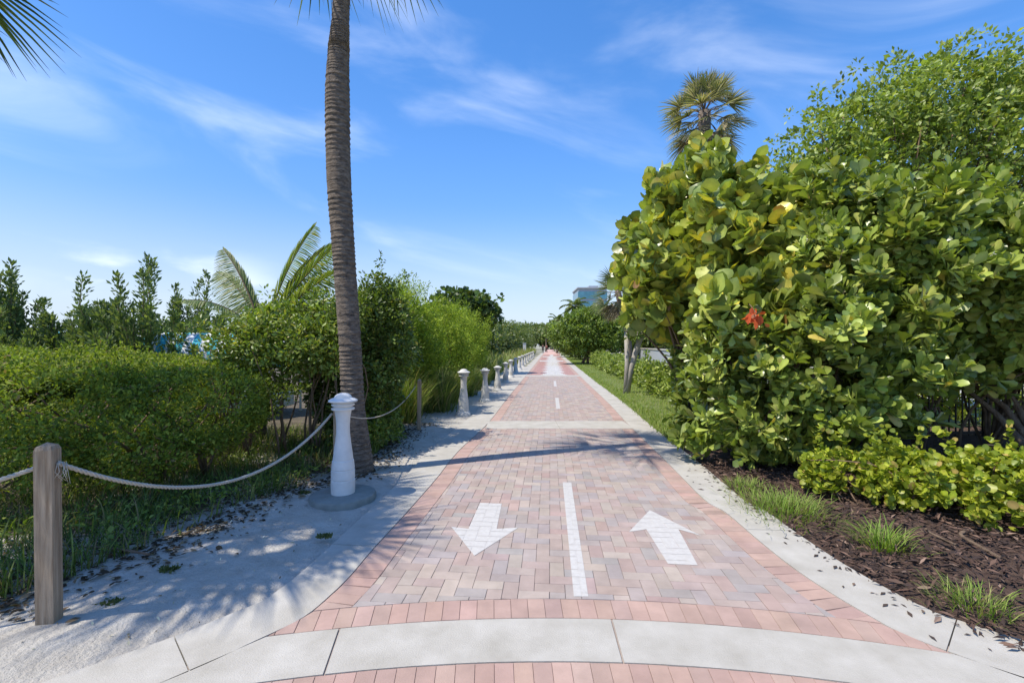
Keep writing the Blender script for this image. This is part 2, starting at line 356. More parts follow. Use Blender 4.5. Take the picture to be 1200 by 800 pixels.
paint('centre_dash', [[G(659.4, 564.9), G(669.5, 565.2), G(689.4, 698.7), G(672.5, 698.7)]], 'long white centre line dash between the two arrows')
for (y0, y1, l) in ((11.4, 13.8, 'white dash just beyond the pale cross band'), (17.5, 20.2, 'white dash before the red paving starts')):
    paint('centre_dash', [[(cen(y0)-.05, y0), (cen(y0)+.05, y0), (cen(y1)+.05, y1), (cen(y1)-.05, y1)]], l)

# ---- concrete ribbons, bands
def slab(mb, top, z=.001, bev=.006):
    cx = sum(p[0] for p in top)/len(top); n = len(top)
    V = [(x, y, z) for x, y in top]+[(x, y, z-.12) for x, y in top]
    mb.add(V, [list(range(n))]+[[n+i, n+(i+1) % n, (i+1) % n, i] for i in range(n)])
def ribbon(name, C, side, width, joints, step=.06, gap=.007, y0=1.0, y1=158):
    mb = MB(); d = np.r_[0, np.cumsum(np.hypot(*np.diff(C, axis=0).T))]
    P = lambda s: np.array([np.interp(s, d, C[:, 0]), np.interp(s, d, C[:, 1])])
    def edge(s):
        a = P(s); t = P(min(s+.08, d[-1]))-P(max(s-.08, 0)); t /= np.hypot(*t); n = np.array([-t[1], t[0]])*side
        return a+n*.006, a+n*width(a[1])
    js = [0]+sorted(np.interp(y, C[:, 1], d) for y in joints)+[d[-1]]
    for a, b in zip(js[:-1], js[1:]):
        st = step if a < 14 else .6
        ss = np.linspace(a+gap/2, b-gap/2, max(2, int((b-a)/st)))
        I = []; O = []
        for s in ss: i, o_ = edge(s); I.append(i); O.append(o_)
        n = len(ss); V = [(*p, .001) for p in I]+[(*p, .001) for p in O]+[(*p, -.12) for p in I]+[(*p, -.12) for p in O]; Fc = []
        for k in range(n-1):
            f = [k, k+1, n+k+1, n+k]; Fc.append(f if side < 0 else f[::-1])
            Fc.append([k, 2*n+k, 2*n+k+1, k+1] if side > 0 else [k, k+1, 2*n+k+1, 2*n+k]); Fc.append([n+k, n+k+1, 3*n+k+1, 3*n+k])
        Fc += [[0, n, 3*n, 2*n], [n-1, 2*n-1, 4*n-1, 3*n-1]]
        mb.add(V, Fc)
    tag(mb.build(name, MT['concrete']), **S)
far_j = [1000.]
ribbon('kerb', LC, 1, lambda y: float(np.interp(y, [0, 3.6, 6, 9], [.43, .36, .42, .52])), [1.55, 2.23, 3.62, 6.1, 8.7, 9.6]+list(np.arange(12, 150, 2.6)))
ribbon('kerb', RC, -1, lambda y: float(np.interp(y, [0, 2.4, 4, 6, 12], [.5, .42, .40, .43, .44])), [1.6, 2.38, 3.95, 6.2, 8.7, 9.6]+list(np.arange(12, 150, 2.6)))
mb = MB()
angs = [math.atan2(y-ACY, x-ACX) for x, y in (G(388, 765), G(722, 745))]
js = [math.pi-.9]+sorted(angs, reverse=True)+[.99, .6]
for a, b in zip(js[:-1], js[1:]):
    aa = np.linspace(a-.0008, b+.0008, 40); wob = lambda k: 0
    top = [(ACX+r*math.cos(t), ACY+r*math.sin(t)) for r, rev in ((AR-.005, 0), (AR-BW, 1)) for t in (aa[::-1] if rev else aa)]
    # keep only what lies between the two ribbons
    top = clip(top, lambda p: p[0]-xl(p[1])-.008)
    if len(top) > 2: top = clip(top, lambda p: xr(p[1])-.008-p[0])
    if len(top) > 2: slab(mb, top[::-1])
tag(mb.build('concrete_band', MT['concrete']), **S)
for (b0, b1) in (B1, B2):
    mb = MB(); c0 = (b0+b1)/2
    xs = [xl(c0)+.008, (xl(c0)+xr(c0))/2, xr(c0)-.008]
    for x0, x1 in zip(xs[:-1], xs[1:]): slab(mb, [(x0+.003, b0+.004), (x1-.003, b0+.004), (x1-.003, b1-.004), (x0+.003, b1-.004)], .0015)
    tag(mb.build('cross_band', MT['concrete']), **S)

# ------------------------------------------------------------------ leaves
def unit(a): return a/(np.linalg.norm(a, axis=-1, keepdims=True)+1e-9)
def rnd(n): return unit(rng.normal(size=(n, 3)))
TEMPL = {}
k = 9; th = np.linspace(0, 2*np.pi, k, endpoint=False)-np.pi/2
rv = [(0, .5, -.05)]+[(.52*math.cos(a), .5+.5*math.sin(a)*(1 if math.sin(a) > 0 else .94), .035+.05*abs(math.cos(a))) for a in th]
TEMPL['round'] = (np.array(rv), [[0, 1+i, 1+(i+1) % k] for i in range(k)])
TEMPL['spat'] = (np.array([(0, 0, 0), (-.09, .35, .03), (0, .4, -.01), (.09, .35, .03), (-.2, .74, .05), (0, .76, 0), (.2, .74, .05), (-.1, .95, .0), (.1, .95, .0), (0, 1., -.04)]),
                 [[0, 2, 1], [0, 3, 2], [1, 2, 5, 4], [2, 3, 6, 5], [4, 5, 9, 7], [5, 6, 8, 9]])
TEMPL['small'] = (np.array([(0, 0, 0), (.26, .5, .05), (0, 1, -.03), (-.26, .5, .05)]), [[0, 1, 2], [0, 2, 3]])
TEMPL['oval'] = (np.array([(0, 0, 0), (.2, .3, .05), (.22, .65, .05), (0, 1, -.06), (-.22, .65, .05), (-.2, .3, .05), (0, .5, -.02)]), [[6, 0, 1], [6, 1, 2], [6, 2, 3], [6, 3, 4], [6, 4, 5], [6, 5, 0]])
TEMPL['blade'] = (np.array([(-.02, 0, 0), (.02, 0, 0), (.017, .45, .04), (-.017, .45, .04), (.011, .8, -.05), (-.011, .8, -.05), (0, 1, -.17)]), [[0, 1, 2, 3], [3, 2, 4, 5], [5, 4, 6]])
TEMPL['needle'] = (np.array([(-.07, 0, 0), (.07, 0, 0), (.0, 1, -.02)]), [[0, 1, 2]])
PIG = {'round': np.array([(1.25, 1.15, 1.2)]+[(.92, .93, .9)]*9), 'spat': np.array([(1.2, 1.1, 1.1), (.92, .93, .9), (1.28, 1.18, 1.3), (.92, .93, .9), (.95, .96, .9), (1.2, 1.12, 1.2), (.95, .96, .9), (1, 1, .9), (1, 1, .9), (1.1, 1.05, 1)])}
def leaves(name, P, Y, Z, Sz, tm, col, mat, parent, smooth=True, wid=1.0):
    T, Fc = TEMPL[tm]; n = len(P); k = len(T)
    Y = unit(Y); X = unit(np.cross(Y, Z)); Z = np.cross(X, Y)
    Sz = np.broadcast_to(np.asarray(Sz, float), (n,))[:, None, None]
    V = P[:, None, :]+Sz*(T[None, :, 0:1]*wid*X[:, None]+T[None, :, 1:2]*Y[:, None]+T[None, :, 2:3]*Z[:, None])
    fl = np.array([i for f in Fc for i in f]); tot = np.array([len(f) for f in Fc])
    loops = (fl[None]+np.arange(n)[:, None]*k).ravel(); tots = np.tile(tot, n); st = np.r_[0, np.cumsum(tots)[:-1]]
    cc = np.repeat(col, k, axis=0)
    if tm in PIG: cc = cc*np.tile(PIG[tm], (n, 1))
    if tm in ('round', 'spat', 'oval') and n > 200:    # torn or bent margins, browning spots
        V = V+Sz*.045*rng.normal(size=V.shape)*(.8 if tm == 'round' else .35); br = rng.random(len(cc)) < .025; cc[br] = cc[br]*.4+np.array([.2, .12, .05])*.6
    return obj_from(name, V.reshape(-1, 3), loops, st, tots, mat, parent, cc, smooth)
RAG = 1.5
def shell(lobes, n, depth=.3, zmin=.05):
    L = np.array([list(c)+list(r) for c, r in lobes], float); ar = L[:, 3]*L[:, 5]+L[:, 4]*L[:, 5]+L[:, 3]*L[:, 4]
    P = []; Nn = []; tot = 0
    while tot < n:
        q = rng.choice(len(L), n, p=ar/ar.sum()); d = rnd(n); u = 1-depth*rng.random(n)**1.6
        p = L[q, :3]+L[q, 3:]*d*u[:, None]; nn = unit(d/L[q, 3:])
        rg = np.array([.34*mnoise.noise(Vector(v*1.7)+Vector((5, 1, 3)))+.2*mnoise.noise(Vector(v*4.5)) for v in p]); p = p+(p-L[q, :3])*(rg*RAG)[:, None]
        keep = p[:, 2] > zmin
        for i in range(len(L)):
            e = ((p-L[i, :3])/L[i, 3:]); keep &= ~((np.linalg.norm(e, axis=1) < .95-depth) & (q != i))
        P.append(p[keep]); Nn.append(nn[keep]); tot += keep.sum()
        if keep.sum() == 0: break
    return np.vstack(P)[:n], np.vstack(Nn)[:n]
def palette(pal, wts, n, clus=None, jitter=.12):
    pal = np.array(pal); w_ = np.array(wts, float); w_ /= w_.sum()
    c = pal[rng.choice(len(pal), n, p=w_)]; c = c*(1+jitter*rng.normal(size=(n, 1)))
    if clus is not None:
        nc = clus.max()+1; c = c*(1+.16*rng.normal(size=(nc, 1)))[clus]
    return np.clip(c, .004, .9)
def bush(parent, lobes, ncl, per, rc, size, tm, pal, wts, mat='leaf', depth=.3, zmin=.05, up=.35, rosette=False, name='foliage', wid=1.0, sizej=.25, extra=None, flat=.6, shoots=.05, shl=.32):
    C, Nn = shell(lobes, ncl, depth, zmin); ncl = len(C)
    if extra is not None: C = np.vstack([C, extra[0]]); Nn = np.vstack([Nn, extra[1]]); ncl = len(C)
    m = int(ncl*shoots)
    if m:
        ii = rng.choice(ncl, m, replace=False); D = unit(Nn[ii]*.7+np.array([0, 0, .75])+.4*rng.normal(size=(m, 3))); Ls = rng.random(m)**1.5*shl+.08
        C = np.vstack([C]+[C[ii]+D*(Ls*f)[:, None] for f in (.35, .7, 1.)]); Nn = np.vstack([Nn, D, D, D]); ncl = len(C)
    A = unit(Nn*.75+np.array([0, 0, up])+.45*rng.normal(size=(ncl, 3)))
    q = np.repeat(np.arange(ncl), per); n = len(q); a = A[q]
    s = size*(1+sizej*rng.normal(size=n)).clip(.45, 1.6)
    if rosette:
        h = np.cross(a, np.tile([.3, .2, 1.], (n, 1))); h = unit(h); g = np.cross(a, h)
        k = np.tile(np.arange(per), ncl); az = k*2.4+rng.random(ncl)[q]*6.28; tilt = np.clip(.35+k/per*1.35+.2*rng.normal(size=n), .1, 2.2)
        dirn = np.cos(tilt)[:, None]*a+np.sin(tilt)[:, None]*(np.cos(az)[:, None]*h+np.sin(az)[:, None]*g)
        P = C[q]-a*(k/per*rc)[:, None]+.015*rng.normal(size=(n, 3)); Y = unit(dirn+np.array([0, 0, .12])); Z = unit(a+.25*rng.normal(size=(n, 3)))
    else:
        dirn = unit(a*.7+rnd(n)); P = C[q]+dirn*(rc*rng.random(n)**.6)[:, None]
        Y = unit(dirn+.5*rnd(n)); Z = unit(Nn[q]*.5+np.array([0, 0, flat])+.55*rng.normal(size=(n, 3)))
    ok = P[:, 2] > .0
    return leaves(name, P[ok], Y[ok], Z[ok], s[ok], tm, palette(pal, wts, n, q)[ok], MT[mat], parent, wid=wid), C
def stems(parent, bases, targets, r0=.03, r1=.006, name='stems', mat='twig', n=6, wob=.12, sides=6):
    mb = MB()
    for t in targets:
        t = np.array(t); nb_ = sorted(bases, key=lambda q: (q[0]-t[0])**2+(q[1]-t[1])**2)[:3]; b = np.array(nb_[random.randrange(len(nb_))]); pts = []; off = rng.normal(size=3)*wob
        for i in range(n+1):
            u = i/n; p = b+(t-b)*np.array([u**1.25, u**1.25, u**.85]); p = p+off*math.sin(math.pi*u)+rng.normal(size=3)*wob*.12*(0 < i < n); pts.append(p)
        mb.tube(pts, [r0+(r1-r0)*i/n for i in range(n+1)], sides)
    return mb.build(name, MT[mat], parent, True)
def shrub(name, label, cat, base, lobes, ncl, per, rc, size, tm, pal, wts, nst=14, sr=.025, group=None, sbases=None, smat='twig', **kw):
    e = empty(name, base, label, cat, group)
    f, C = bush(e, lobes, ncl, per, rc, size, tm, pal, wts, **kw)
    idx = rng.choice(int(len(C)*.8), min(nst, int(len(C)*.8)), replace=False)
    bs = sbases or [(base[0]+.25*random.gauss(0, 1), base[1]+.25*random.gauss(0, 1), 0) for _ in range(6)]
    stems(e, bs, C[idx], sr, .005, mat=smat)
    return e, C
def grass(name, P, h, pal, wts, wid=1.0, lean=.35, parent=None, size_j=.3, mat='grass', **kw):
    n = len(P); Y = unit(np.c_[lean*rng.normal(size=(n, 2)), np.ones(n)]); Z = rnd(n); Z[:, 2] *= .2
    # let blades arch outward over their own lean
    Zs = unit(np.c_[-Y[:, :2], np.full(n, .1)])
    o = leaves(name, P, Y, unit(Zs+.2*Z), h*(1+size_j*rng.normal(size=n)).clip(.3, 2), 'blade', palette(pal, wts, n), MT[mat], parent, wid=wid)
    return tag(o, **kw) if kw else o

GREEN_HEDGE = [(.22, .28, .04), (.15, .21, .03), (.30, .34, .055), (.09, .13, .02), (.22, .17, .08)]
# ---- left: trimmed dark hedge mound
RAG = .75
lob = [((-8.6, 6.4, .92), (2.6, 1.9, .62)), ((-5.9, 6.2, .93), (2.2, 1.8, .55)), ((-4.4, 5.9, .85), (1.4, 1.25, .5)), ((-6.4, 4.8, .88), (1.9, 1.0, .56)), ((-3.75, 5.3, .85), (.75, .75, .44)), ((-4.9, 4.75, .78), (1.2, .75, .56)), ((-5.3, 4.3, .55), (1.3, .5, .42)), ((-3.9, 4.75, .6), (.5, .5, .36)), ((-7.6, 7.5, .9), (3.0, 1.5, .55))]
shrub('beach_hedge', 'broad clipped green fine leaved hedge mound behind the rope, filling the left edge', 'hedge', (-5.2, 5.6, 0), lob, 11500, 15, .085, .042, 'small', GREEN_HEDGE, [4, 3.5, 2, 2, .35], shoots=.012, shl=.16,
      nst=70, sr=.022, depth=.18, zmin=.27, up=.7, mat='leaf_matte', sbases=[(-7+i*.30, 5.1+.5*random.random(), 0) for i in range(12)])
RAG = 1.5
# ---- weeds under it
n = 17000; y = 2.0+rng.random(n)**1.2*6.5; x = vx(y)-.02-rng.random(n)**1.3*2.6
keep = (np.array([nz(a, b, 1.6, 20) for a, b in zip(x, y)])+.45*rng.normal(size=n)*.5 > -.12-.35*np.clip((vx(y)-x)/1.2, 0, 1)); x = x[keep]; y = y[keep]
grass('undergrowth_grass', np.c_[x, y, np.full(len(x), .03)], .17, [(.07, .11, .025), (.12, .18, .035), (.24, .28, .07), (.24, .19, .10)], [4, 4, 1.5, 1.6], wid=1.0, lean=.5, kind='stuff')
n = 9000; y = 2.2+rng.random(n)*5.5; x = vx(y)-.15-rng.random(n)**1.1*2.6; keep = np.array([nz(a, b, 1.1, 40) for a, b in zip(x, y)]) > .02; x = x[keep]; y = y[keep]; n = len(x)
tag(leaves('ground_weeds', np.c_[x, y, .04+.13*rng.random(n)**1.5], np.c_[rng.normal(size=(n, 2)), .3+.4*rng.random(n)], np.c_[.4*rng.normal(size=(n, 2)), np.ones(n)], .045*(1+.3*rng.normal(size=n)).clip(.4, 2), 'oval',
           palette([(.22, .29, .05), (.30, .34, .08), (.13, .19, .035)], [3, 2, 2], n), MT['leaf_matte'], None), kind='stuff')
n = 9500; y = 2.1+rng.random(n)*7; x = vx(y)+.14+.17*rng.normal(size=n)+.2*np.array([nz(0, b, 2.5, 60) for b in y])-rng.random(n)**1.6*1.3
P = np.c_[x, y, np.full(n, .05)]; P[:, 2] = [max(sandz(a, b), .0)+.012 if a > vx(b)-.1 else .075 for a, b in zip(x, y)]
tag(leaves('leaf_litter', P, np.c_[rng.normal(size=(n, 2)), .15*rng.normal(size=n)], np.c_[.3*rng.normal(size=(n, 2)), np.ones(n)], .04*(1+.4*rng.normal(size=n)).clip(.3, 2), 'oval',
           palette([(.11, .075, .045), (.25, .18, .11), (.05, .038, .025), (.36, .30, .2)], [3, 1.3, 4, .4], n), MT['leaf_matte'], None), kind='stuff')
# ---- wispy upright trees behind the hedge
DK = [(.10, .15, .06), (.15, .20, .08), (.22, .26, .11)]
def plume_tree(px, ptop, d, label, spread=.9, nst=16, per=150):
    b = W(px, 0, d); b[2] = 0; top = W(px, ptop, d)[2]
    e = empty('wild_tree', tuple(b), label, 'tree', 'wispy trees behind the left hedge')
    mb = MB(); P = []; Y = []
    mb.tube([b, b+np.array([.1, 0, top*.35]), b+np.array([.0, .1, top*.72])], [.06, .045, .02], 7)
    nst = int(nst*1.9)
    for s in range(nst):
        a = rng.random()*6.28; r = 1.35*spread*rng.random()**.7; hh = top*(1-.45*(r/spread/1.35)**1.1)*(.74+.3*rng.random()) if s else top
        if s == 0: r = .05
        p0 = b+np.array([.0, .0, hh*.22*rng.random()]); p3 = b+np.array([r*math.cos(a), r*math.sin(a), hh]); pts = [p0+(p3-p0)*np.array([u**.7, u**.7, u]) +rng.normal(size=3)*.03 for u in np.linspace(0, 1, 8)]
        mb.tube(pts, np.linspace(.018, .004, 8), 5)
        C8 = crom(pts, 4)
        for u in rng.random(per*3)**.75:
            p = C8[int(u*(len(C8)-1))]; t = unit(C8[min(int(u*(len(C8)-1))+1, len(C8)-1)]-C8[max(int(u*(len(C8)-1))-1, 0)])
            w_ = .24*(1-u)**.5+.05; dd = unit(rnd(1)[0]+.9*t); P.append(p+dd*w_*rng.random()); Y.append(dd)
    P = np.array(P); Y = np.array(Y)+np.array([0, 0, .4])
    ok = P[:, 2] > .3; P = P[ok]; Y = Y[ok]; n = len(P)
    mb.build('trunk', MT['twig'], e, True)
    leaves('crown', P, Y, rnd(n), .085*(1+.3*rng.normal(size=n)).clip(.4, 1.6), 'small', palette(DK, [3, 4, 1.5], n), MT['leaf_matte'], e, wid=.8)
for a in ((-8, 330, 9.6, 'wispy dark tree cut off by the left edge, behind the hedge', .9, 12), (10, 308, 9, 'tall wispy dark tree nearest the left edge of the view', .8, 15),
          (52, 350, 9.6, 'short wispy dark tree, second from the left edge', .7, 11), (90, 322, 9, 'narrow pointed dark tree, third from the left edge', .6, 14),
          (132, 350, 10, 'low wispy tree just left of the tallest wispy tree', .7, 11), (172, 300, 9, 'broad wispy tree with two raised sprigs, tallest behind the hedge', 1.0, 20),
          (205, 332, 12, 'thin wispy tree right of the tallest wispy tree', .6, 10), (240, 316, 11.5, 'wispy dark tree directly left of the young palm', .7, 15)):
    plume_tree(*a)

# ---- palms
def frond_pinnate(segs, o, d, L, droop, up0, mb, nl=44, lw=.03, ll=.5, tw=0.):
    # d horizontal dir, up0 initial elevation (rad)
    d = unit(np.array([d[0], d[1], 0.])); pts = []; el = up0; p = np.array(o, float); k = 16
    for i in range(k+1):
        pts.append(p.copy()); el -= droop/k*(.4+1.2*i/k); p = p+L/k*(d*math.cos(el)+np.array([0, 0, math.sin(el)]))
    mb.tube(pts, np.linspace(.022, .004, k+1), 5); C = np.array(pts); side = unit(np.cross(d, [0, 0, 1.]))
    side = unit(side*math.cos(tw)+np.array([0, 0, math.sin(tw)]))
    for j in range(nl):
        u = .14+.86*j/nl; i = min(int(u*k), k-1); q = C[i]+(C[i+1]-C[i])*(u*k-i); t = unit(C[i+1]-C[i])
        l = ll*L/2*(math.sin(math.pi*min(u*.86+.12, 1))**.6)
        for s in (-1, 1):
            dd = unit(side*s*1.0+t*(.55+.7*u)+np.array([0, 0, -.18+.4*math.cos(tw)*0])+.05*rng.normal(size=3)); segs.append((q, dd, l, lw, unit(np.cross(dd, t))))
def build_segs(name, segs, pal, wts, parent, mat='leaf', droop=.25):
    P = np.array([s[0] for s in segs]); D = np.array([s[1] for s in segs]); L = np.array([s[2] for s in segs]); Wd = np.array([s[3] for s in segs]); Nn = np.array([s[4] for s in segs]); n = len(P)
    g = np.array([0, 0, -1.]); X = unit(np.cross(D, Nn)); us = [0, .35, .7, 1.]; ws = [.6, 1, .7, .05]; V = np.zeros((n, 12, 3)); c = 0
    for u, w_ in zip(us, ws):
        cpos = P+D*(L*u)[:, None]+g*(L*droop*u*u)[:, None]
        V[:, c] = cpos-X*(Wd*w_/2)[:, None]; V[:, c+1] = cpos-Nn*(Wd*w_*.22)[:, None]; V[:, c+2] = cpos+X*(Wd*w_/2)[:, None]; c += 3
    Fc = [[a, a+1, a+4, a+3] for r in range(3) for a in (3*r, 3*r+1)]
    fl = np.array(Fc).ravel(); loops = (fl[None]+np.arange(n)[:, None]*12).ravel(); st = np.arange(n*6)*4
    return obj_from(name, V.reshape(-1, 3), loops, st, np.full(n*6, 4), MT[mat], parent, np.repeat(palette(pal, wts, n), 12, axis=0), False)
PALMG = [(.10, .15, .035), (.16, .20, .05), (.07, .11, .03), (.26, .25, .10)]
def fan_frond(segs, mb, o, dirv, pet, rad, nseg=34, spread=2.6, sw=.035):
    dirv = unit(np.array(dirv, float)); hub = np.array(o)+dirv*pet+np.array([0, 0, -.12*pet]); mb.tube([o, np.array(o)+dirv*pet*.5+np.array([0, 0, .02]), hub], [.016, .012, .009], 5)
    sd_ = np.cross(dirv, [0, 0, 1.]); sd_ = unit(sd_) if np.linalg.norm(sd_) > .05 else np.array([1., 0, 0]); nn = np.cross(sd_, dirv)
    roll = .5*random.gauss(0, 1); sd_, nn = sd_*math.cos(roll)+nn*math.sin(roll), nn*math.cos(roll)-sd_*math.sin(roll)
    for k in range(nseg):
        a = (k/(nseg-1)-.5)*spread; dd = unit(dirv*math.cos(a)+sd_*math.sin(a)+nn*.12*abs(math.sin(a))+.03*rng.normal(size=3))
        segs.append((hub+dd*.02, dd, rad*(1-.22*abs(a)/1.6)*(1+.06*random.gauss(0, 1)), sw, nn))
def palm_trunk(e, pts, rad, mat, rings=0, amp=.006):
    C = crom(pts, 110 if rings else 8); d = np.linspace(0, 1, len(C)); rr = np.interp(d, np.linspace(0, 1, len(rad)), rad)
    if rings: dd_ = d*rings+.9*np.sin(d*37)+.5*np.sin(d*91+1); ph = dd_ % 1; am = amp*(1+.7*np.sin(d*53)*np.sin(d*17)); rr = rr+am*(1-ph)**2*2-am*.6+rng.normal(size=len(C))*amp*.25
    mb = MB(); mb.tube(C, rr, 22 if rings else 10); mb.build('trunk', MT[mat], e, True); return C[-1]
def fan_palm(label, pts, rad, nf, pet, fr, pal=PALMG, wts=(3, 3, 3, 1), elmin=-.9, rings=0, tamp=.006, tmat='bark', dead=0, group=None, nseg=34, sw=.035, dirs=None, name='fan_palm'):
    e = empty(name, tuple(pts[0]), label, 'palm tree', group); top = palm_trunk(e, pts, rad, tmat, rings, tamp); segs = []; mb = MB()
    for k in range(nf):
        az = k*2.39996+.3*random.random(); el = 1.45-(1.45-elmin)*((k+.5)/nf)**.9
        fan_frond(segs, mb, top+np.array([0, 0, .05-.25*k/nf]), (math.cos(az)*math.cos(el), math.sin(az)*math.cos(el), math.sin(el)), pet*(.8+.4*random.random()), fr, nseg, 2.7, sw)
    for dv in (dirs or []): fan_frond(segs, mb, top, dv[:3], dv[3], fr, nseg, 2.7, sw)
    build_segs('crown', segs, pal, wts, e, droop=.22); mb.build('leaf_stalks', MT['twig'], e, True)
    if dead:
        sg = []; m2 = MB()
        for k in range(dead):
            az = k*2.4; fan_frond(sg, m2, top-np.array([0, 0, .2]), (math.cos(az)*.55, math.sin(az)*.55, -.85), pet*.8, fr*.9, 26, 2.0, sw)
        build_segs('dead_fronds', sg, [(.30, .23, .15), (.40, .33, .24), (.2, .15, .1)], [1, 1, 1], e, droop=.3)
    return e
trunkbark = pmat('palm_bark', (.06, .045, .035), .92, col2=(.29, .23, .175), scale=11, bump=.03, bscale=30, stretch=(1.2, 1.2, 3.2)); MT['palm_bark'] = trunkbark
# tall palm beside the nearest bollard
bx, by = G(419, 552)
tp = [(bx, by, -.05)]+[tuple(W(px, py, by)) for px, py in ((414, 480), (410, 400), (403, 300), (397, 205), (395.5, 110), (397, 60), (399, 25), (401, -40), (402, -140))]
fan_palm('tall palm with a ringed grey brown trunk rising behind the nearest bollard', tp, [.215, .142, .134, .136, .148, .146, .125, .105, .10, .10], 18, .65, .95,
         elmin=-.25, rings=118, tamp=.0045, tmat='palm_bark', dead=0, nseg=20, sw=.032, dirs=[(-.5, .0, -.85, .62), (.28, -.0, -.95, .66), (.75, .1, -.62, .75)])
# palms just outside the left edge: their fronds hang in and shade the sand
fan_palm('palm whose spiky fronds hang into the top left corner', [(-6.2, 3.0, 0), (-5.9, 3.3, 2.8), (-5.5, 3.7, 5.7)], [.17, .15, .13], 28, .55, .95, elmin=-.75, tmat='palm_bark', dead=5, nseg=30)
fan_palm('palm standing left of the wooden post out of view', [(-5.6, 1.8, 0), (-5.5, 2.3, 2.6), (-5.15, 2.75, 5.3)], [.17, .15, .13], 22, .6, 1.05, elmin=-.8,
         tmat='palm_bark', dead=8, nseg=30)
# sabal palm above the sea grape
fan_palm('shaggy cabbage palm crown with brown tips rising above the sea grape', [(5.5, 13, 0), (5.5, 13, 4), (5.5, 13, 8.25)], [.2, .17, .17], 36, .62, .68,
         pal=[(.22, .22, .11), (.13, .15, .07), (.36, .31, .21), (.45, .39, .29)], wts=(3, 3, 3, 1.8), elmin=-.75, dead=12, nseg=30, tmat='palm_bark')
bx2, by2 = G(735, 447)
fan_palm('cabbage palm with grey brown trunk and dead hanging fronds beyond the sea grape', [(bx2, by2, 0), (bx2+.05, by2, 1.8), (bx2-.35, by2+.3, 4.0)], [.15, .14, .14], 26, .55, .75,
         pal=[(.15, .17, .07), (.10, .13, .05), (.30, .26, .17)], wts=(3, 3, 1), elmin=-.6, dead=16, nseg=24, tmat='palm_bark')
# young coconut palm
def coco(name, label, base, h, nf, L, rad=(.12, .09), group=None, fr=None, up=(1.3, .1), pal=PALMG, nl=44, lw=.03, droop=1.0):
    e = empty(name, base, label, 'palm tree', group)
    b = np.array(base, float); top = palm_trunk(e, [b, b+np.array([.1*h*.2, 0, h*.5]), b+np.array([.1*h*.3, .05, h])], [rad[0], (rad[0]+rad[1])/2, rad[1]], 'palm_bark'); segs = []; mb = MB()
    fr = fr or [(k*2.4+.2*random.random(), up[0]-(up[0]-up[1])*k/nf, L*(.85+.25*random.random()), droop*(.8+.4*random.random()), .3*random.gauss(0, 1)) for k in range(nf)]
    for az, el, l, dr, tw in fr: frond_pinnate(segs, top, (math.cos(az), math.sin(az)), l, dr, el, mb, nl, lw, .5, tw)
    build_segs('crown', segs, pal, [3, 3, 2, 1], e, droop=.25); mb.build('leaf_stalks', MT['twig'], e, True)
cb = W(303, 0, 7.6)
coco('young_palm', 'young coconut palm with arching feathery fronds behind the round bush', (cb[0], cb[1], 0), 1.75, 0, 0,
     fr=[(2.7, 1.05, 1.75, .75, .9), (.35, 1.32, 2.1, .35, 1.0), (.15, 1.05, 2.0, .3, .9), (.1, .75, 1.7, .9, .3), (4.4, .7, 1.5, .9, .2), (2.95, 1.25, 1.7, .4, 1.1), (.6, 1.2, 2.0, .5, 1.2), (.0, .9, 1.8, .5, .7), (1.9, .8, 1.6, .9, 0), (5.6, .6, 1.5, .8, .2)],
     pal=[(.20, .26, .07), (.13, .20, .05), (.28, .31, .11), (.34, .32, .13)], nl=78, lw=.019)

# ---- left mid-ground bushes
MIDG = [(.17, .24, .045), (.24, .31, .06), (.11, .16, .03), (.33, .32, .08)]
c = W(350, 0, 6.5)
lob = [((-3.3, 6.6, 1.62), (.7, .6, .5)), ((-2.72, 6.5, 1.55), (.42, .5, .42)), ((-3.75, 6.5, 1.45), (.42, .45, .38)), ((-2.75, 6.9, 2.0), (.4, .45, .32)), ((-3.5, 6.9, 1.95), (.4, .4, .3))]
shrub('bush', 'leafy green bush with bare spreading stems just left of the tall palm trunk', 'bush', (-3.05, 6.55, 0), lob, 1050, 12, .13, .065, 'oval', MIDG, [3, 3, 2, 1], nst=30, sr=.017, depth=.55, up=.6,
      sbases=[(-3.05+.35*random.gauss(0, 1), 6.4+.2*random.gauss(0, 1), 0) for _ in range(14)], smat='twig')
lob = [((-2.25, 7.6, 1.8), (.5, .6, .85)), ((-2.8, 8.0, 1.7), (.55, .5, .7)), ((-2.35, 7.5, .95), (.45, .5, .7)), ((-2.8, 7.4, .8), (.5, .5, .6))]
shrub('bush', 'dense dark green bush right behind the tall palm trunk', 'bush', (-2.15, 7.6, 0), lob, 2900, 12, .09, .062, 'oval', [(.12, .18, .035), (.18, .24, .05), (.08, .12, .025), (.26, .24, .07)], [4, 3, 3, .5], nst=16, sr=.02, depth=.3, up=.5, sbases=[(-2.5, 7.8, 0), (-2.6, 7.6, 0)])
lob = [((-2.3, 6.85, .2), (.35, .35, .2)), ((-2.1, 7.35, .22), (.25, .3, .2))]
shrub('low_plant', 'small bright green plant at the foot of the dark bush by the sand', 'plant', (-1.95, 6.9, 0), lob, 420, 10, .06, .05, 'oval', MIDG, [3, 4, 1, 1], nst=8, sr=.006, depth=.6, up=.8)
LIME = [(.28, .36, .04), (.21, .30, .035), (.36, .42, .06), (.13, .19, .03)]
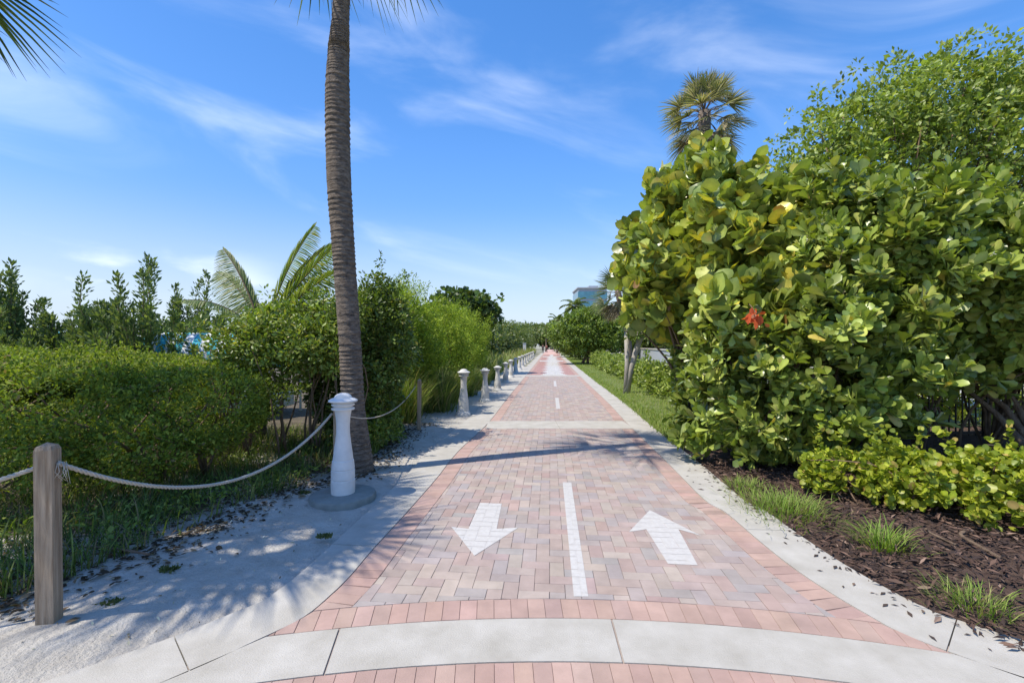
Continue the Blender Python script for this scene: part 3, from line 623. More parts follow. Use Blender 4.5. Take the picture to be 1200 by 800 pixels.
for (lab, lb) in (('feathery lime green bush directly right of the dark bush by the palm trunk', [((-2.75, 10.6, 1.55), (.95, .9, 1.15)), ((-2.3, 11.1, 1.4), (.5, .7, .9)), ((-3.2, 11, 1.5), (.8, .7, 1.3))]),
                  ('feathery lime green bush behind the tall grass tussocks', [((-2.2, 13.8, 1.5), (1.0, 1.2, 1.35)), ((-3.3, 13.5, 1.7), (1.1, 1.0, 1.5)), ((-2.1, 14.4, 1.2), (.5, .9, .9))]),
                  ('farthest feathery lime green bush, reaching toward the row of bollards', [((-2.0, 18.5, 1.45), (.9, 1.5, 1.2)), ((-2.6, 18.8, 1.7), (1.3, 1.4, 1.4)), ((-1.9, 20.5, 1.2), (.6, 1.2, 1.0))])):
    shrub('feathery_bush', lab, 'bush', (lb[0][0][0], lb[0][0][1], 0), lb, 2600, 16, .17, .075, 'small', LIME, [4, 3, 2, 2], nst=20, sr=.03, depth=.4, up=.7, group='feathery lime bushes', mat='leaf_matte', wid=.55, shoots=.12, shl=.5)
def tussock(x, y, h, n, label, r=.22, pal=((.10, .15, .03), (.16, .21, .05), (.26, .28, .10), (.32, .27, .14)), group='tall grass tussocks along the bollards'):
    e = empty('grass_tussock', (x, y, 0), label, 'grass', group); x -= .5; r = .15; h *= .68; P = np.c_[x+r*rng.normal(size=n), y+r*rng.normal(size=n), np.zeros(n)]
    Yd = unit(np.c_[(P[:, :2]-[x, y])*1.1+.2*rng.normal(size=(n, 2)), np.full(n, .9)])
    leaves('blades', P, Yd, unit(np.c_[-Yd[:, :2], np.full(n, .1)]), h*(1+.22*rng.normal(size=n)).clip(.4, 1.5), 'blade', palette(pal, [3, 4, 2, 1], n), MT['grass'], e, wid=.42)
for i, (x, y, h, lab) in enumerate(((-1.75, 9.3, 1.25, 'tall grass tussock directly behind the second wooden post from the back'), (-1.25, 10.9, 1.2, 'tall grass tussock directly behind the second bollard'),
        (-1.9, 10.2, 1.45, 'tallest grass tussock, behind the farthest wooden post'), (-1.2, 12.5, 1.15, 'grass tussock left of the third bollard'), (-.95, 14.2, 1.1, 'grass tussock between the third and fourth bollards'),
        (-.85, 16, 1.05, 'grass tussock left of the fourth bollard'), (-.7, 18, 1.0, 'grass tussock left of the fifth bollard'), (-.5, 20.5, 1.0, 'grass tussock left of the sixth bollard'), (-1.5, 11.8, 1.35, 'grass tussock under the lime green bush'))):
    lab = lab.replace('second wooden post from the back', 'farthest wooden post at the sand edge')
    tussock(x, y, h, 800, lab)
n = 26000; y = 18+rng.random(n)**1.3*70; x = cen(y)-3.0-rng.random(n)*4.5
grass('dune_grass', np.c_[x, y, np.zeros(n)], .8, [(.14, .19, .05), (.22, .26, .08), (.32, .29, .14)], [3, 3, 2], wid=1.3, lean=.3, kind='stuff')

def tree(name, label, base, lobes, ncl, per, rc, size, tm, pal, wts, tr=.12, nst=10, group=None, mat='leaf', depth=.4, bases=None, wid=1, tmat='twig', zmin=.05, up=.4, fork=.35):
    e = empty(name, base, label, 'tree', group); b = np.array(base, float); L = lobes[0]; cz = min(l[0][2]-l[1][2] for l in lobes)
    bush(e, lobes, ncl, per, rc, size, tm, pal, wts, mat=mat, depth=depth, zmin=zmin, up=up, name='crown', wid=wid)
    mb = MB(); f = b+np.array([0, 0, max(cz+.2, .5)])
    for bb in (bases or [b]): mb.tube([bb, np.array(bb)*.5+f*.5+[.03, 0, 0], f], [tr, tr*.8, tr*.7], 8)
    for k in range(nst):
        l = lobes[k % len(lobes)]; t = np.array(l[0])+np.array(l[1])*rnd(1)[0]*.75; mb.tube([f, f*.5+t*.5+rng.normal(size=3)*.12, t], [tr*.55, tr*.3, tr*.08], 6)
    mb.build('trunk', MT[tmat], e, True); return e
tree('sea_grape_tree', 'loose dark crowned tree standing behind the lime green bushes', (-2.9, 25, 0), [((-2.6, 25, 3.5), (1.5, 1.3, 1.2)), ((-4, 25.3, 3.0), (1.2, 1.2, 1.2)), ((-1.7, 25, 3.2), (.8, .9, .9))], 420, 9, .26, .2, 'round', [(.07, .12, .03), (.11, .17, .05), (.05, .08, .025)], [3, 3, 2])
FARG = [(.12, .165, .05), (.17, .21, .06), (.08, .12, .04), (.22, .21, .08)]
fl_ = [(-.9, 34, 1.9, 2.6, 'dark rounded tree right of the lime bushes, nearest of the far left row'), (-.5, 44, 2.5, 3.3, 'second dark tree of the far row left of the path'), (-2.5, 40, 2.6, 3.9, 'broad dark tree set back in the far left row'),
       (.5, 55, 2.9, 4.0, 'brownish green tree in the middle of the far left row'), (1.5, 68, 3.4, 4.6, 'dark tree left of the path in the far distance'), (2.7, 84, 3.8, 5.2, 'last but one tree on the far left of the path'), (5.0, 105, 4.6, 6.0, 'last tree left of the path near the vanishing point')]
for i, (x, y, r, hh, lab) in enumerate(fl_):
    x -= 1.2+r*.55
    tree('far_tree', lab, (x, y, 0), [((x, y, hh*.55), (r, r*1.1, hh*.5)), ((x-r*.8, y+1, hh*.48), (r*.9, r, hh*.45)), ((x+r*.25, y+r, hh*.5), (r*.7, r, hh*.42))], 700, 11, .42, .30, 'small', FARG, [3, 3, 2, 1.2 if i in (0, 3) else .3], group='far trees left of the path', depth=.35)
# ---- right: sea grape with round leaves
SG = [(.28, .35, .08), (.36, .41, .09), (.18, .24, .055), (.58, .52, .08), (.30, .17, .05)]
lob = [((3.25, 8.3, 3.3), (1.25, 1.4, 1.1)), ((3.35, 8.2, 4.2), (.75, .9, .8)), ((3.0, 7.9, 2.5), (.95, 1.0, .6)), ((3.7, 7.0, 2.9), (1.15, 1.0, .95)), ((4.5, 6.9, 3.4), (.9, .9, .7)), ((3.45, 6.3, 2.2), (.9, .75, .42)), ((4.0, 9.6, 2.6), (1.1, 1.2, 2.1)), ((4.2, 6.1, 2.2), (.9, .7, .4))]
e, C = shrub('sea_grape_tree', 'large sea grape with round yellow green leaves overhanging the path edge', 'tree', (3.5, 7.6, 0), lob, 1400, 8, .21, .19, 'round', SG, [4, 4, 3, 2.2, .12], shoots=.1, shl=.35,
      nst=60, sr=.04, depth=.32, zmin=1.6, up=.45, rosette=True, mat='leaf_gloss', sbases=[(3.5, 7.6, 0), (3.7, 7.4, 0), (3.3, 7.9, 0), (3.9, 7.9, 0)])
NP = [(.22, .29, .055), (.29, .36, .075), (.13, .19, .04), (.39, .43, .11), (.45, .37, .08)]
lob = [((3.25, 6.1, 1.0), (.75, .85, 1.15)), ((4.25, 6.0, 1.5), (.95, 1.0, 1.4)), ((5.4, 6.2, 2.42), (1.4, 1.1, 1.25)), ((6.9, 6.2, 2.3), (1.5, 1.2, 1.25)), ((4.7, 6.4, 3.0), (1.0, 1.0, .95)), ((8.3, 6.2, 2.3), (1.5, 1.2, 1.2)), ((3.35, 7.7, 1.0), (.5, .9, 1.3))]
e, C = shrub('beach_naupaka', 'big glossy paddle leaved shrub behind the low yellow green hedge', 'shrub', (4.8, 6.2, 0), lob, 3300, 12, .10, .158, 'spat', NP, [4, 4, 3, 1.4, .12], shoots=.06, shl=.3,
      nst=70, sr=.022, depth=.24, zmin=.1, up=.5, rosette=True, mat='leaf_gloss', wid=1.25, sbases=[(3.3+i*.55, 6.1+.3*random.random(), 0) for i in range(9)])
fr_ = MB(); k = 0
idx = rng.choice(len(C), 60, replace=False)
P = C[idx]+np.array([-.03, -.12, .07])
for p in P[:30]: leaves('flower', np.tile(p, (6, 1)), rnd(6)+np.array([0, 0, .5]), rnd(6), .035, 'oval', np.tile([.75, .72, .68], (6, 1)), MT['leaf_matte'], e)
shrub('added_shrub', 'dark leafy shrub added behind the iron fence to block bright pavement', 'shrub', (7, 9, 0), [((5.2, 8.9, .55), (1.1, .6, .6)), ((7.0, 9.1, .6), (1.3, .6, .65)), ((9.2, 9.0, .7), (1.5, .6, .7))], 700, 9, .12, .13, 'spat', NP, [2, 1, 4, .3, .1], nst=20, sr=.02, rosette=True, depth=.4)  # added shrub, hides most of the bright pavement seen through the fence gap
# reddish dry leaf cluster in the sea grape
p = W(886, 367, 5.42); n = 14
e2 = empty('dry_leaf_spray', tuple(p), 'orange red dead leaf spray caught in the sea grape', 'dead leaves')
leaves('dry_leaves', np.tile(p, (n, 1))+.055*rng.normal(size=(n, 3)), rnd(n)+[0, 0, -.5], rnd(n), .12*(.6+.8*rng.random(n)), 'oval', palette([(.55, .11, .04), (.45, .15, .07), (.28, .13, .07)], [4, 2, 1], n), MT['leaf_matte'], e2, wid=1.3)
mb = MB(); mb.tube([p+[.12, .5, .2], p+[.05, .2, .1], p], [.008, .006, .004], 5); mb.build('twig', MT['twig'], e2)
# fine leaved tree behind
FT = [(.26, .33, .07), (.19, .26, .05), (.35, .39, .09), (.13, .17, .04)]
lob = [((8.6, 10.2, 5.3), (2.6, 1.8, 2.1)), ((10.4, 10.2, 5.6), (2.2, 1.8, 1.9)), ((7.0, 10, 4.4), (1.5, 1.4, 1.5)), ((9.5, 10.2, 7.1), (1.3, 1.2, 1.0)), ((7.6, 10, 6.2), (1.2, 1.0, .8)), ((11.8, 10.4, 6.6), (1.6, 1.5, 1.5)), ((6.0, 10, 3.4), (1.4, 1.3, 1.7))]
tree('fine_leaved_tree', 'tall fine leaved light green tree rising at the upper right corner', (8.8, 10.4, 0), lob, 3900, 15, .17, .105, 'small', FT, [4, 3, 2, 1], tr=.13, nst=90, depth=.5, up=.6, wid=1.1)
# low hedge
LH = [(.30, .36, .035), (.38, .42, .05), (.20, .27, .03), (.42, .32, .10)]
RAG = 2.0
lob = [((5.2, 3.75, .24), (.5, .3, .2)), ((6.1, 3.7, .26), (.7, .35, .2)), ((3.35, 4.7, .26), (.4, .3, .22)), ((3.85, 4.4, .32), (.65, .45, .25)), ((4.6, 4.2, .33), (.75, .55, .27)), ((5.5, 4.15, .34), (.85, .6, .27)), ((4.25, 3.85, .24), (.4, .3, .18)), ((6.6, 4.2, .36), (.9, .6, .28))]
shrub('low_hedge', 'low yellow green round leaved hedge in front of the glossy shrub', 'hedge', (4.6, 4.4, 0), lob, 2500, 7, .055, .05, 'round', LH, [4, 3, 3, .5], nst=110, sr=.008, depth=.28, zmin=.12, up=.9, rosette=True, mat='leaf',
      sbases=[(3.4+i*.25, 4.3+.3*random.random(), 0) for i in range(16)])
RAG = 1.5
# gnarled trunk seen under the big shrub
p0 = W(1215, 560, 5.6); p1 = W(1150, 470, 5.9); e3 = empty('gnarled_tree', (p0[0], p0[1], 0), 'gnarled brown leaning trunk under the glossy shrub at the right edge', 'tree')
mb = MB()
for o_ in (0, .1, .2): mb.tube([(p0[0]+o_, p0[1], 0), (p0[0]-.1+o_, p0[1]+.05, .35), (p1[0]+.2+o_, p1[1], .7+o_), (p1[0]-.35, p1[1]+.2, 1.3+o_)], [.06, .05, .035, .02], 8)
mb.build('trunk', MT['bark'], e3, True)
bush(e3, [((p1[0]-.4, 6.6, 2.0), (.8, .6, .8))], 120, 9, .1, .15, 'spat', NP, [4, 4, 3, 1, .1], rosette=True, name='crown', mat='leaf_gloss')
# leaning pale trunk tree and low clusia hedge beyond
bx3, by3 = G(734, 461)
tree('leaning_tree', 'slender tree with a pale grey leaning trunk on the lawn', (bx3, by3, 0), [((bx3+.9, by3, 2.7), (.9, .9, .8)), ((bx3+.3, by3-.2, 2.3), (.6, .6, .5))], 260, 9, .15, .13, 'oval', [(.22, .28, .05), (.14, .21, .04)], [1, 1], tr=.10, tmat='palebark',
     bases=[(bx3, by3, 0)], nst=8)
o = [c_ for c_ in bpy.data.objects if c_.name.startswith('leaning_tree')][0]
mb = MB(); mb.tube([(bx3, by3, -.02), (bx3+.14, by3, .8), (bx3+.38, by3, 1.6), (bx3+.7, by3, 2.4)], [.12, .10, .09, .07], 10); mb.build('limb', MT['palebark'], o, True)
CH = [(.20, .27, .05), (.28, .34, .07), (.13, .19, .035)]
for i in range(5):
    y = 13.2+i*4.6; x = xr(y)+2.1+.02*i
    shrub('lawn_hedge', ['pale green low hedge section behind the two trunks, nearest the sea grape', 'second pale green hedge section beyond the two trunks', 'third pale green hedge section along the lawn', 'fourth pale green hedge section, near the round tree', 'farthest pale green hedge section beside the round tree'][i],
          'hedge', (x, y, 0), [((x, y-1.2, .42), (.6, 1.3, .48)), ((x+.05, y+1.1, .45), (.55, 1.35, .5))], 420, 9, .11, .12, 'spat', CH, [3, 3, 2], nst=10, sr=.02, depth=.3, up=.6, group='low hedge beyond the lawn', wid=1.3)
# round trees right
rx, ry = 6.4, 38
tree('round_tree', 'round crowned dark green tree with several trunks beside the path', (rx, ry, 0), [((rx, ry, 2.75), (2.7, 2.4, 1.55)), ((rx-1.2, ry, 2.4), (1.8, 2, 1.35)), ((rx+1.1, ry, 2.9), (2.0, 2, 1.6)), ((rx+.2, ry, 3.6), (1.7, 1.6, .95))], 2300, 11, .26, .2, 'small', [(.16, .23, .04), (.23, .30, .055), (.09, .14, .03)], [3, 3, 2],
     tr=.13, bases=[(rx-.55, ry, 0), (rx-.1, ry, 0), (rx+.5, ry+.3, 0)], nst=14)
fr2 = [(7.7, 49, 2.3, 4.2, 'bushy tree just behind the round crowned tree'), (7.9, 60, 2.4, 4.4, 'second tree behind the round crowned tree, right of the path'), (9.4, 74, 3.0, 5.6, 'third far tree right of the path'), (10.9, 92, 3.6, 7.2, 'fourth far tree right of the path'), (13, 115, 4.2, 8.2, 'last far tree right of the path'),
       (11.5, 44, 2.6, 4.9, 'dark tree right of the round tree behind the wall'), (15, 40, 3.4, 6.2, 'broad dark tree behind the pale wall')]
fr2 += [(14.5, 168, 6, 8, 'hazy tree closing the view at the vanishing point'), (24, 172, 7, 9, 'far tree closing the view just right of the vanishing point'), (4, 165, 7, 8.5, 'far tree closing the view just left of the vanishing point')]
for x, y, r, hh, lab in fr2:
    bigl = 1 if y < 150 else 2.6
    tree('far_tree', lab, (x, y, 0), [((x, y, hh*.58), (r, r*1.2, hh*.42)), ((x+r*.6, y+1, hh*.62), (r, r, hh*.38))], 700, 11, .42*bigl**.5, .32*bigl, 'small', [(.13, .18, .05), (.18, .23, .06), (.08, .12, .035), (.26, .27, .08)], [3, 3, 2, .6], group='far trees right of the path')
coco('coconut_palm', 'distant coconut palm in front of the blue glass tower', (10.6, 78, 0), 8.2, 20, 2.9, (.2, .13), nl=22, lw=.14, group='distant palms', up=(1.3, -.5), droop=1.5)
coco('coconut_palm', 'smaller distant palm left of the palm before the tower', (8.7, 88, 0), 6.3, 16, 2.7, (.2, .13), nl=22, lw=.14, group='distant palms', up=(1.3, -.5), droop=1.5)
coco('coconut_palm', 'distant palm between the tower and the sea grape', (13.0, 80, 0), 7.2, 16, 2.7, (.2, .13), nl=22, lw=.14, group='distant palms', up=(1.3, -.5), droop=1.5)
coco('coconut_palm', 'far palm at the left end of the right hand tree row', (8.3, 112, 0), 5.8, 14, 3, (.2, .13), nl=20, lw=.16, group='distant palms', up=(1.3, -.5), droop=1.5)

# ------------------------------------------------------------------ buildings and walls
tx, ty = 25.5, 150
e = empty('glass_tower', (tx, ty, 0), 'distant blue glass tower showing above the trees by the path', 'building')
mb = MB(); mb.box((tx, ty, 9.7), (9.0, 12, 19.4)); mb.build('wall', MT['wall'], e)
for k in range(6):
    zc = 2.1+k*3.0
    m2 = MB(); m2.box((tx, ty, zc+.2), (9.3, 12.3, 2.3)); g_ = m2.build('window_band', MT['glass'], e)
    m3 = MB()
    for q in range(7): m3.box((tx-4.2+q*1.4, ty-6.2, zc+.2), (.12, .14, 2.3)); 
    for q in range(8): m3.box((tx-4.7, ty-5.2+q*1.5, zc+.2), (.14, .12, 2.3))
    m3.box((tx, ty-6.2, zc-.9), (9.6, .2, .12)); m3.box((tx-4.72, ty, zc-.9), (.2, 12.5, .12)); m3.build('mullions', MT['wall'], g_)
mb = MB(); mb.box((tx, ty, 19.6), (9.7, 12.7, .4)); mb.box((tx+1, ty, 20.3), (3, 4, 1.0)); mb.build('roof', MT['wall'], e)
# low pale wall behind the lawn hedge
e = empty('garden_wall', (9.0, 26, 0), 'long low pale grey wall behind the lawn hedge', 'wall')
mb = MB(); a = np.array([7.2, 12.]); b = np.array([12.5, 46.]); L = np.hypot(*(b-a)); an = math.atan2(*(b-a)[::-1]); c_ = (a+b)/2
mb.box((c_[0], c_[1], .62), (L, .2, 1.24), an); mb.build('wall', MT['wall'], e)
mb = MB(); mb.box((c_[0], c_[1], 1.285), (L+.1, .3, .09), an); mb.build('coping', MT['concrete'], e)
e = empty('colonnade_building', (17, 50, 0), 'pale building with a row of columns behind the wall', 'building')
mb = MB(); mb.box((18.5, 50, 3.4), (9, 18, .8)); mb.box((20.5, 50, 1.5), (4, 17, 3.0)); mb.build('wall', MT['wall'], e)
for q in range(8):
    m2 = MB(); m2.lathe([(.24, 0), (.24, .2), (.17, .25), (.15, 2.8), (.24, 2.9), (.24, 2.998)], (14.4, 42+q*2.3, 0), 14); m2.build('column', MT['wall'], e, True)
for q in range(6):
    m2 = MB(); m2.box((18.46, 43.5+q*2.7, 1.5), (.06, 1.4, 2.2)); m2.build('window', MT['glass'], e)
# iron fence behind the shrubs
e = empty('iron_fence', (5.5, 7.6, 0), 'black iron picket fence glimpsed through the gap under the glossy shrub', 'fence')
y = 7.7; m1 = MB(); m1.box((8, y, .12), (10, .03, .04)); m1.build('rail', MT['iron'], e); m1 = MB(); m1.box((8, y, 1.25), (10, .03, .04)); m1.build('rail', MT['iron'], e)
m1 = MB(); m1.box((3.1, y, .70), (.018, .018, 1.30)); pk = m1.build('picket', MT['iron'], e)
for k in range(1, 88): c_ = pk.copy(); COL.objects.link(c_); c_.parent = e; c_.location.x += k*.113
for k in range(5):
    m1 = MB(); m1.box((3.0+k*2.5, y-.04, .75), (.06, .06, 1.5)); m1.lathe([(.045, 0), (.045, .02), (.02, .06), (0.001, .08)], (3.0+k*2.5, y-.04, 1.5), 8); m1.build('fence_post', MT['iron'], e)
mb = MB(); mb.add([(4, 8.6, -.02), (40, 8.6, -.02), (40, 18, -.02), (9.5, 18, -.02), (6, 12, -.02)], [[0, 1, 2, 3, 4]]); tag(mb.build('side_pavement', MT['concrete']), **S)

# beach cabanas
tq = pmat('turquoise_canvas', (.05, .42, .50), .8); wc = pmat('white_canvas', (.8, .8, .8), .8)
def cabana(px, py, d, rz, label):
    p = W(px, py, d); e = empty('beach_cabana', (p[0], p[1], 0), label, 'cabana', 'striped beach cabanas'); h = p[2]
    mb = MB(); mi = []; nst = 12; Lx, Wd = 1.8, 1.2
    for s in range(nst):
        for t in range(10):
            V = []
            for u, v in ((s, t), (s+1, t), (s+1, t+1), (s, t+1)):
                a = math.pi*v/10; x = -Lx/2+Lx*u/nst; yy = -math.cos(a)*Wd/2; z = h-.62+.62*math.sin(a)
                V.append((p[0]+x*math.cos(rz)-yy*math.sin(rz), p[1]+x*math.sin(rz)+yy*math.cos(rz), z))
            mb.add(V, [[0, 1, 2, 3]]); mi.append(s % 2)
    mb.build('canopy', None, e, False, [tq, wc], mi)
    m2 = MB()
    for a, b in ((-1, -1), (1, -1), (1, 1), (-1, 1)):
        x, yy = a*Lx/2, b*Wd/2; X, Y = p[0]+x*math.cos(rz)-yy*math.sin(rz), p[1]+x*math.sin(rz)+yy*math.cos(rz); m2.tube([(X, Y, -.1), (X, Y, h-.6)], .03, 6)
    m2.build('frame', MT['white'], e)
    m3 = MB(); m3.box((p[0], p[1], .35), (Lx*.9, Wd*.8, .3), rz); m3.build('lounge_bed', wc, e)
cabana(236, 390, 9.6, .25, 'turquoise and white striped beach cabana, larger one behind the hedge'); cabana(291, 400, 10.4, -.1, 'small striped cabana top between hedge and round bush')
cabana(60, 388, 16, .15, 'striped beach cabana behind the wispy trees at far left')

# ------------------------------------------------------------------ bollards
shaft = [(.118, .045), (.121, .12), (.121, .195), (.113, .20), (.113, .206), (.119, .212), (.1185, .30), (.111, .305), (.111, .311), (.1165, .318), (.108, .40), (.102, .405), (.102, .412), (.092, .50), (.078, .60), (.069, .69), (.067, .76), (.072, .85), (.084, .925), (.086, .935)]
capp = [(.088, .935), (.113, .937), (.116, .947), (.113, .957), (.094, .96), (.094, .978), (.112, .98), (.116, .99), (.112, 1.0), (.10, 1.003), (.10, 1.018), (.138, 1.02), (.147, 1.028), (.143, 1.040), (.115, 1.056), (.092, 1.062), (.088, 1.07), (.078, 1.088), (.055, 1.104), (.03, 1.112), (.002, 1.115)]
spots = [(402, 583, 460), (543, 485.5, 432), (568.5, 469.6, 431), (583, 457, 428.2), (592.5, 447.5, 424), (599, 441.5, 421), (604.5, 436.5, 419), (608.8, 432.5, 417.4), (612.3, 429.2, 416), (615.3, 426.5, 415), (618, 424.3, 414), (620.2, 422.4, 413.2), (622.2, 420.8, 412.4), (623.8, 419.5, 411.9), (625.2, 418.4, 411.3)]
words = ['', 'second', 'third', 'fourth', 'fifth', 'sixth', 'seventh', 'eighth', 'ninth', 'tenth', 'eleventh', 'twelfth', 'thirteenth', 'fourteenth', 'fifteenth']
nv = {}
protos = {}
for i, (px, py, pt) in enumerate(spots):
    x, y = G(px, py); z = 0.0
    lab = 'smooth white painted bollard on a round grey base, nearest the camera' if i == 0 else f'weathered white bollard with a domed cap, {words[i]} from the camera along the verge'
    kind = 'near' if i == 0 else 'far'
    if kind not in protos:
        e = empty('bollard', (0, 0, 0), lab, 'bollard', 'white bollards along the left of the path'); m = MT['white'] if i == 0 else MT['oldwhite']
        parts = []
        a_ = MB(); a_.lathe(shaft, n=40); parts.append(a_.build('shaft', m, e, True))
        a_ = MB(); a_.lathe(capp, n=40); parts.append(a_.build('cap', m, e, True))
        a_ = MB()
        if i == 0: a_.lathe([(.33, -.06), (.335, .02), (.325, .045), (.30, .055), (.001, .058)], n=56)
        else: a_.lathe([(.19, -.04), (.18, .02), (.165, .05), (.13, .09), (.122, .16), (.118, .162)], n=30)
        parts.append(a_.build('base', MT['basecon'] if i == 0 else m, e, True))
        protos[kind] = (e, parts)
    else:
        e0, ps = protos[kind]; e = e0.copy(); COL.objects.link(e); e['label'] = lab
        for p_ in ps: c_ = p_.copy(); COL.objects.link(c_); c_.parent = e
    for o_ in e.children:
        if not o_.modifiers: md = o_.modifiers.new('edges', 'EDGE_SPLIT'); md.split_angle = R(28)
    hreal = H-(pt-HY)*y/F; e.location = (x, y, .0 if i else .0); e.scale = (1, 1, max(.7, min(1.0, hreal/1.115)))
    e.rotation_euler = (random.uniform(-.02, .02) if i else 0, random.uniform(-.02, .02) if i else 0, random.random()*6)

# ------------------------------------------------------------------ wooden posts and ropes
def post(px, py, h, rz, wd, label, tilt=(0, 0)):
    wd = wd*.58; x, y = G(px, py); e = empty('wooden_post', (x, y, 0), label, 'post', 'wooden rope posts'); mb = MB(); a = wd/2; b = a*.80; c = a-.012
    V = []; rings = [(-.1, a), (.3, a*1.0), (h-.022, a), (h-.0, b), ]
    for z, r in rings:
        cc = r*.965
        for X, Y in ((-cc, -r), (cc, -r), (r, -cc), (r, cc), (cc, r), (-cc, r), (-r, cc), (-r, -cc)):
            V.append((x+(X*math.cos(rz)-Y*math.sin(rz))+tilt[0]*z, y+(X*math.sin(rz)+Y*math.cos(rz))+tilt[1]*z, z))
    Fc = [[i*8+k, i*8+(k+1) % 8, (i+1)*8+(k+1) % 8, (i+1)*8+k] for i in range(3) for k in range(8)]
    V.append((x+tilt[0]*h, y+tilt[1]*h, h+.02)); Fc += [[24+k, 24+(k+1) % 8, 32] for k in range(8)]
    mb.add(V, Fc); mb.build('post_body', MT['wood'], e); return np.array([x+tilt[0]*h, y+tilt[1]*h, h])
P1 = post(58, 735, 1.03, .28, .145, 'weathered square wooden post standing alone at the lower left', (-.012, 0))
P2 = post(396, 577, .93, .1, .13, 'grey wooden post hidden close behind the nearest bollard')
P3 = post(491, 505, .95, .2, .13, 'wooden post between the nearest and second bollards', (.01, 0))
def rope(name, a, b, sag, label, r=.0115, parent=None, tail=True):
    a = np.array(a); b = np.array(b); L = np.linalg.norm(b-a); n = int(L/.012); e = tag(MB().build('x', MT['rope']), label, 'rope', 'ropes between posts') if False else None
    mb = MB(); cs = []
    for i in range(n+1): u = i/n; p = a+(b-a)*u; p[2] -= 4*sag*u*(1-u); cs.append(p)
    cs = np.array(cs); t = unit(np.gradient(cs, axis=0)); u_ = unit(np.cross(t, [0, 0, 1.])); v_ = np.cross(t, u_)
    for s in range(3):
        ph = np.arange(n+1)*.012/.075*2*math.pi+s*2.094; pts = cs+r*.62*(np.cos(ph)[:, None]*u_+np.sin(ph)[:, None]*v_); mb.tube(pts, r*.62, 6)
    if tail:
        for k in range(9): q = a+np.array([.02*random.gauss(0, 1)+.01, .015*random.gauss(0, 1), 0]); mb.tube([q, q+[.015*random.gauss(0, 1)+.01, .01*random.gauss(0, 1), -.05], q+[.03*random.gauss(0, 1)+.01, .02*random.gauss(0, 1), -.09-.03*random.random()]], [.003, .0025, .001], 4)
    o = mb.build(name, MT['rope'], None, True); o['label'] = label; o['category'] = 'rope'; o['group'] = 'ropes between posts'; return o
rope('rope', P1+[.048, .01, -.10], P2+[-.05, -.03, -.07], .40, 'thick pale twisted rope sagging from the lone post to the nearest bollard')
rope('rope', (-4.7, 1.8, .80), P1+[-.05, .01, -.12], .17, 'pale rope running from the lone post out past the left edge', tail=False)
rope('rope', P2+[.07, .02, -.10], P3+[-.07, -.03, -.12], .22, 'thin slack rope in shade between the bollard and the farther wooden post', r=.007, tail=False)

# ------------------------------------------------------------------ small ground details
# mulch chips
n = 15000; y = 1.7+rng.random(n)*4.6; x = np.array([xr(v) for v in y])+.43+.04*rng.normal(size=n)+rng.random(n)**1.1*3.0
z = np.where(x < np.array([xr(v) for v in y])+.45, .012, .012+.085*np.clip((x-np.array([xr(v) for v in y])-.35)/1.2, 0, 1))
tag(leaves('mulch_chips', np.c_[x, y, z], np.c_[rng.normal(size=(n, 2)), .25*rng.normal(size=n)], np.c_[.5*rng.normal(size=(n, 2)), np.ones(n)], .055*(1+.5*rng.normal(size=n)).clip(.2, 2.4), 'small',
           palette([(.075, .042, .03), (.04, .025, .02), (.14, .085, .06), (.22, .15, .11)], [4, 4, 2, .5], n, jitter=.2), MT['chip'], None, smooth=False, wid=.5), kind='stuff')
# stray chips on the right kerb
n = 130; y = 2.0+rng.random(n)*4.5; x = np.array([xr(v) for v in y])+.40-.14*np.abs(rng.normal(size=n))
tag(leaves('stray_chips', np.c_[x, y, np.full(n, .006)], np.c_[rng.normal(size=(n, 2)), .05*rng.normal(size=n)], np.c_[.1*rng.normal(size=(n, 2)), np.ones(n)], .038*(1+.5*rng.normal(size=n)).clip(.2, 2.2), 'small', palette([(.06, .04, .03), (.15, .1, .07)], [3, 1], n), MT['chip'], None, wid=.6), kind='stuff')
# green tufts
TG = [(.17, .27, .04), (.24, .33, .06), (.34, .36, .12), (.40, .34, .16)]
def tuft(px, py, h, n, r, label, ry=None):
    x, y = G(px, py); e = empty('grass_tuft', (x, y, 0), label, 'grass tuft', 'grass tufts in the mulch bed'); P = np.c_[x+r*rng.normal(size=n), y+(ry or r)*rng.normal(size=n), np.full(n, .02)]
    Yd = unit(np.c_[(P[:, :2]-[x, y])*1.2/r*.35+.35*rng.normal(size=(n, 2)), np.full(n, .85)])
    leaves('blades', P, Yd, unit(np.c_[-Yd[:, :2], np.full(n, .1)]), h*(1+.3*rng.normal(size=n)).clip(.3, 1.6), 'blade', palette(TG, [4, 4, 1.2, .5], n), MT['grass'], e, wid=.85)
tuft(1140, 715, .11, 300, .09, 'small grass tuft at the lower right edge of the mulch'); tuft(1036, 645, .17, 240, .07, 'spiky grass tuft in the middle of the mulch bed'); tuft(918, 600, .12, 1100, .20, 'broad patch of bright grass beside the kerb, under the shrub')
tuft(872, 574, .10, 380, .12, 'short grass patch at the foot of the glossy shrub by the kerb')
def weed(px, py, label):
    x, y = G(px, py); e = empty('sand_weed', (x, y, 0), label, 'weed', 'tiny weeds in the sand'); n = 90
    P = np.c_[x+.03*rng.normal(size=n).clip(-1.7, 1.7), y+.022*rng.normal(size=n).clip(-1.7, 1.7), np.full(n, .02)]
    leaves('leaf_cluster', P, np.c_[rng.normal(size=(n, 2)), .5+rng.random(n)], rnd(n), .035, 'small', palette([(.08, .11, .03), (.14, .15, .06)], [1, 1], n), MT['leaf_matte'], e)
weed(380, 632, 'small dark weed at the kerb edge below the nearest bollard'); weed(128, 712, 'tiny weed in the sand right of the lone wooden post'); weed(197, 672, 'tiny weed in the shaded sand between post and bollard'); weed(357, 580, 'small weed left of the bollard base')
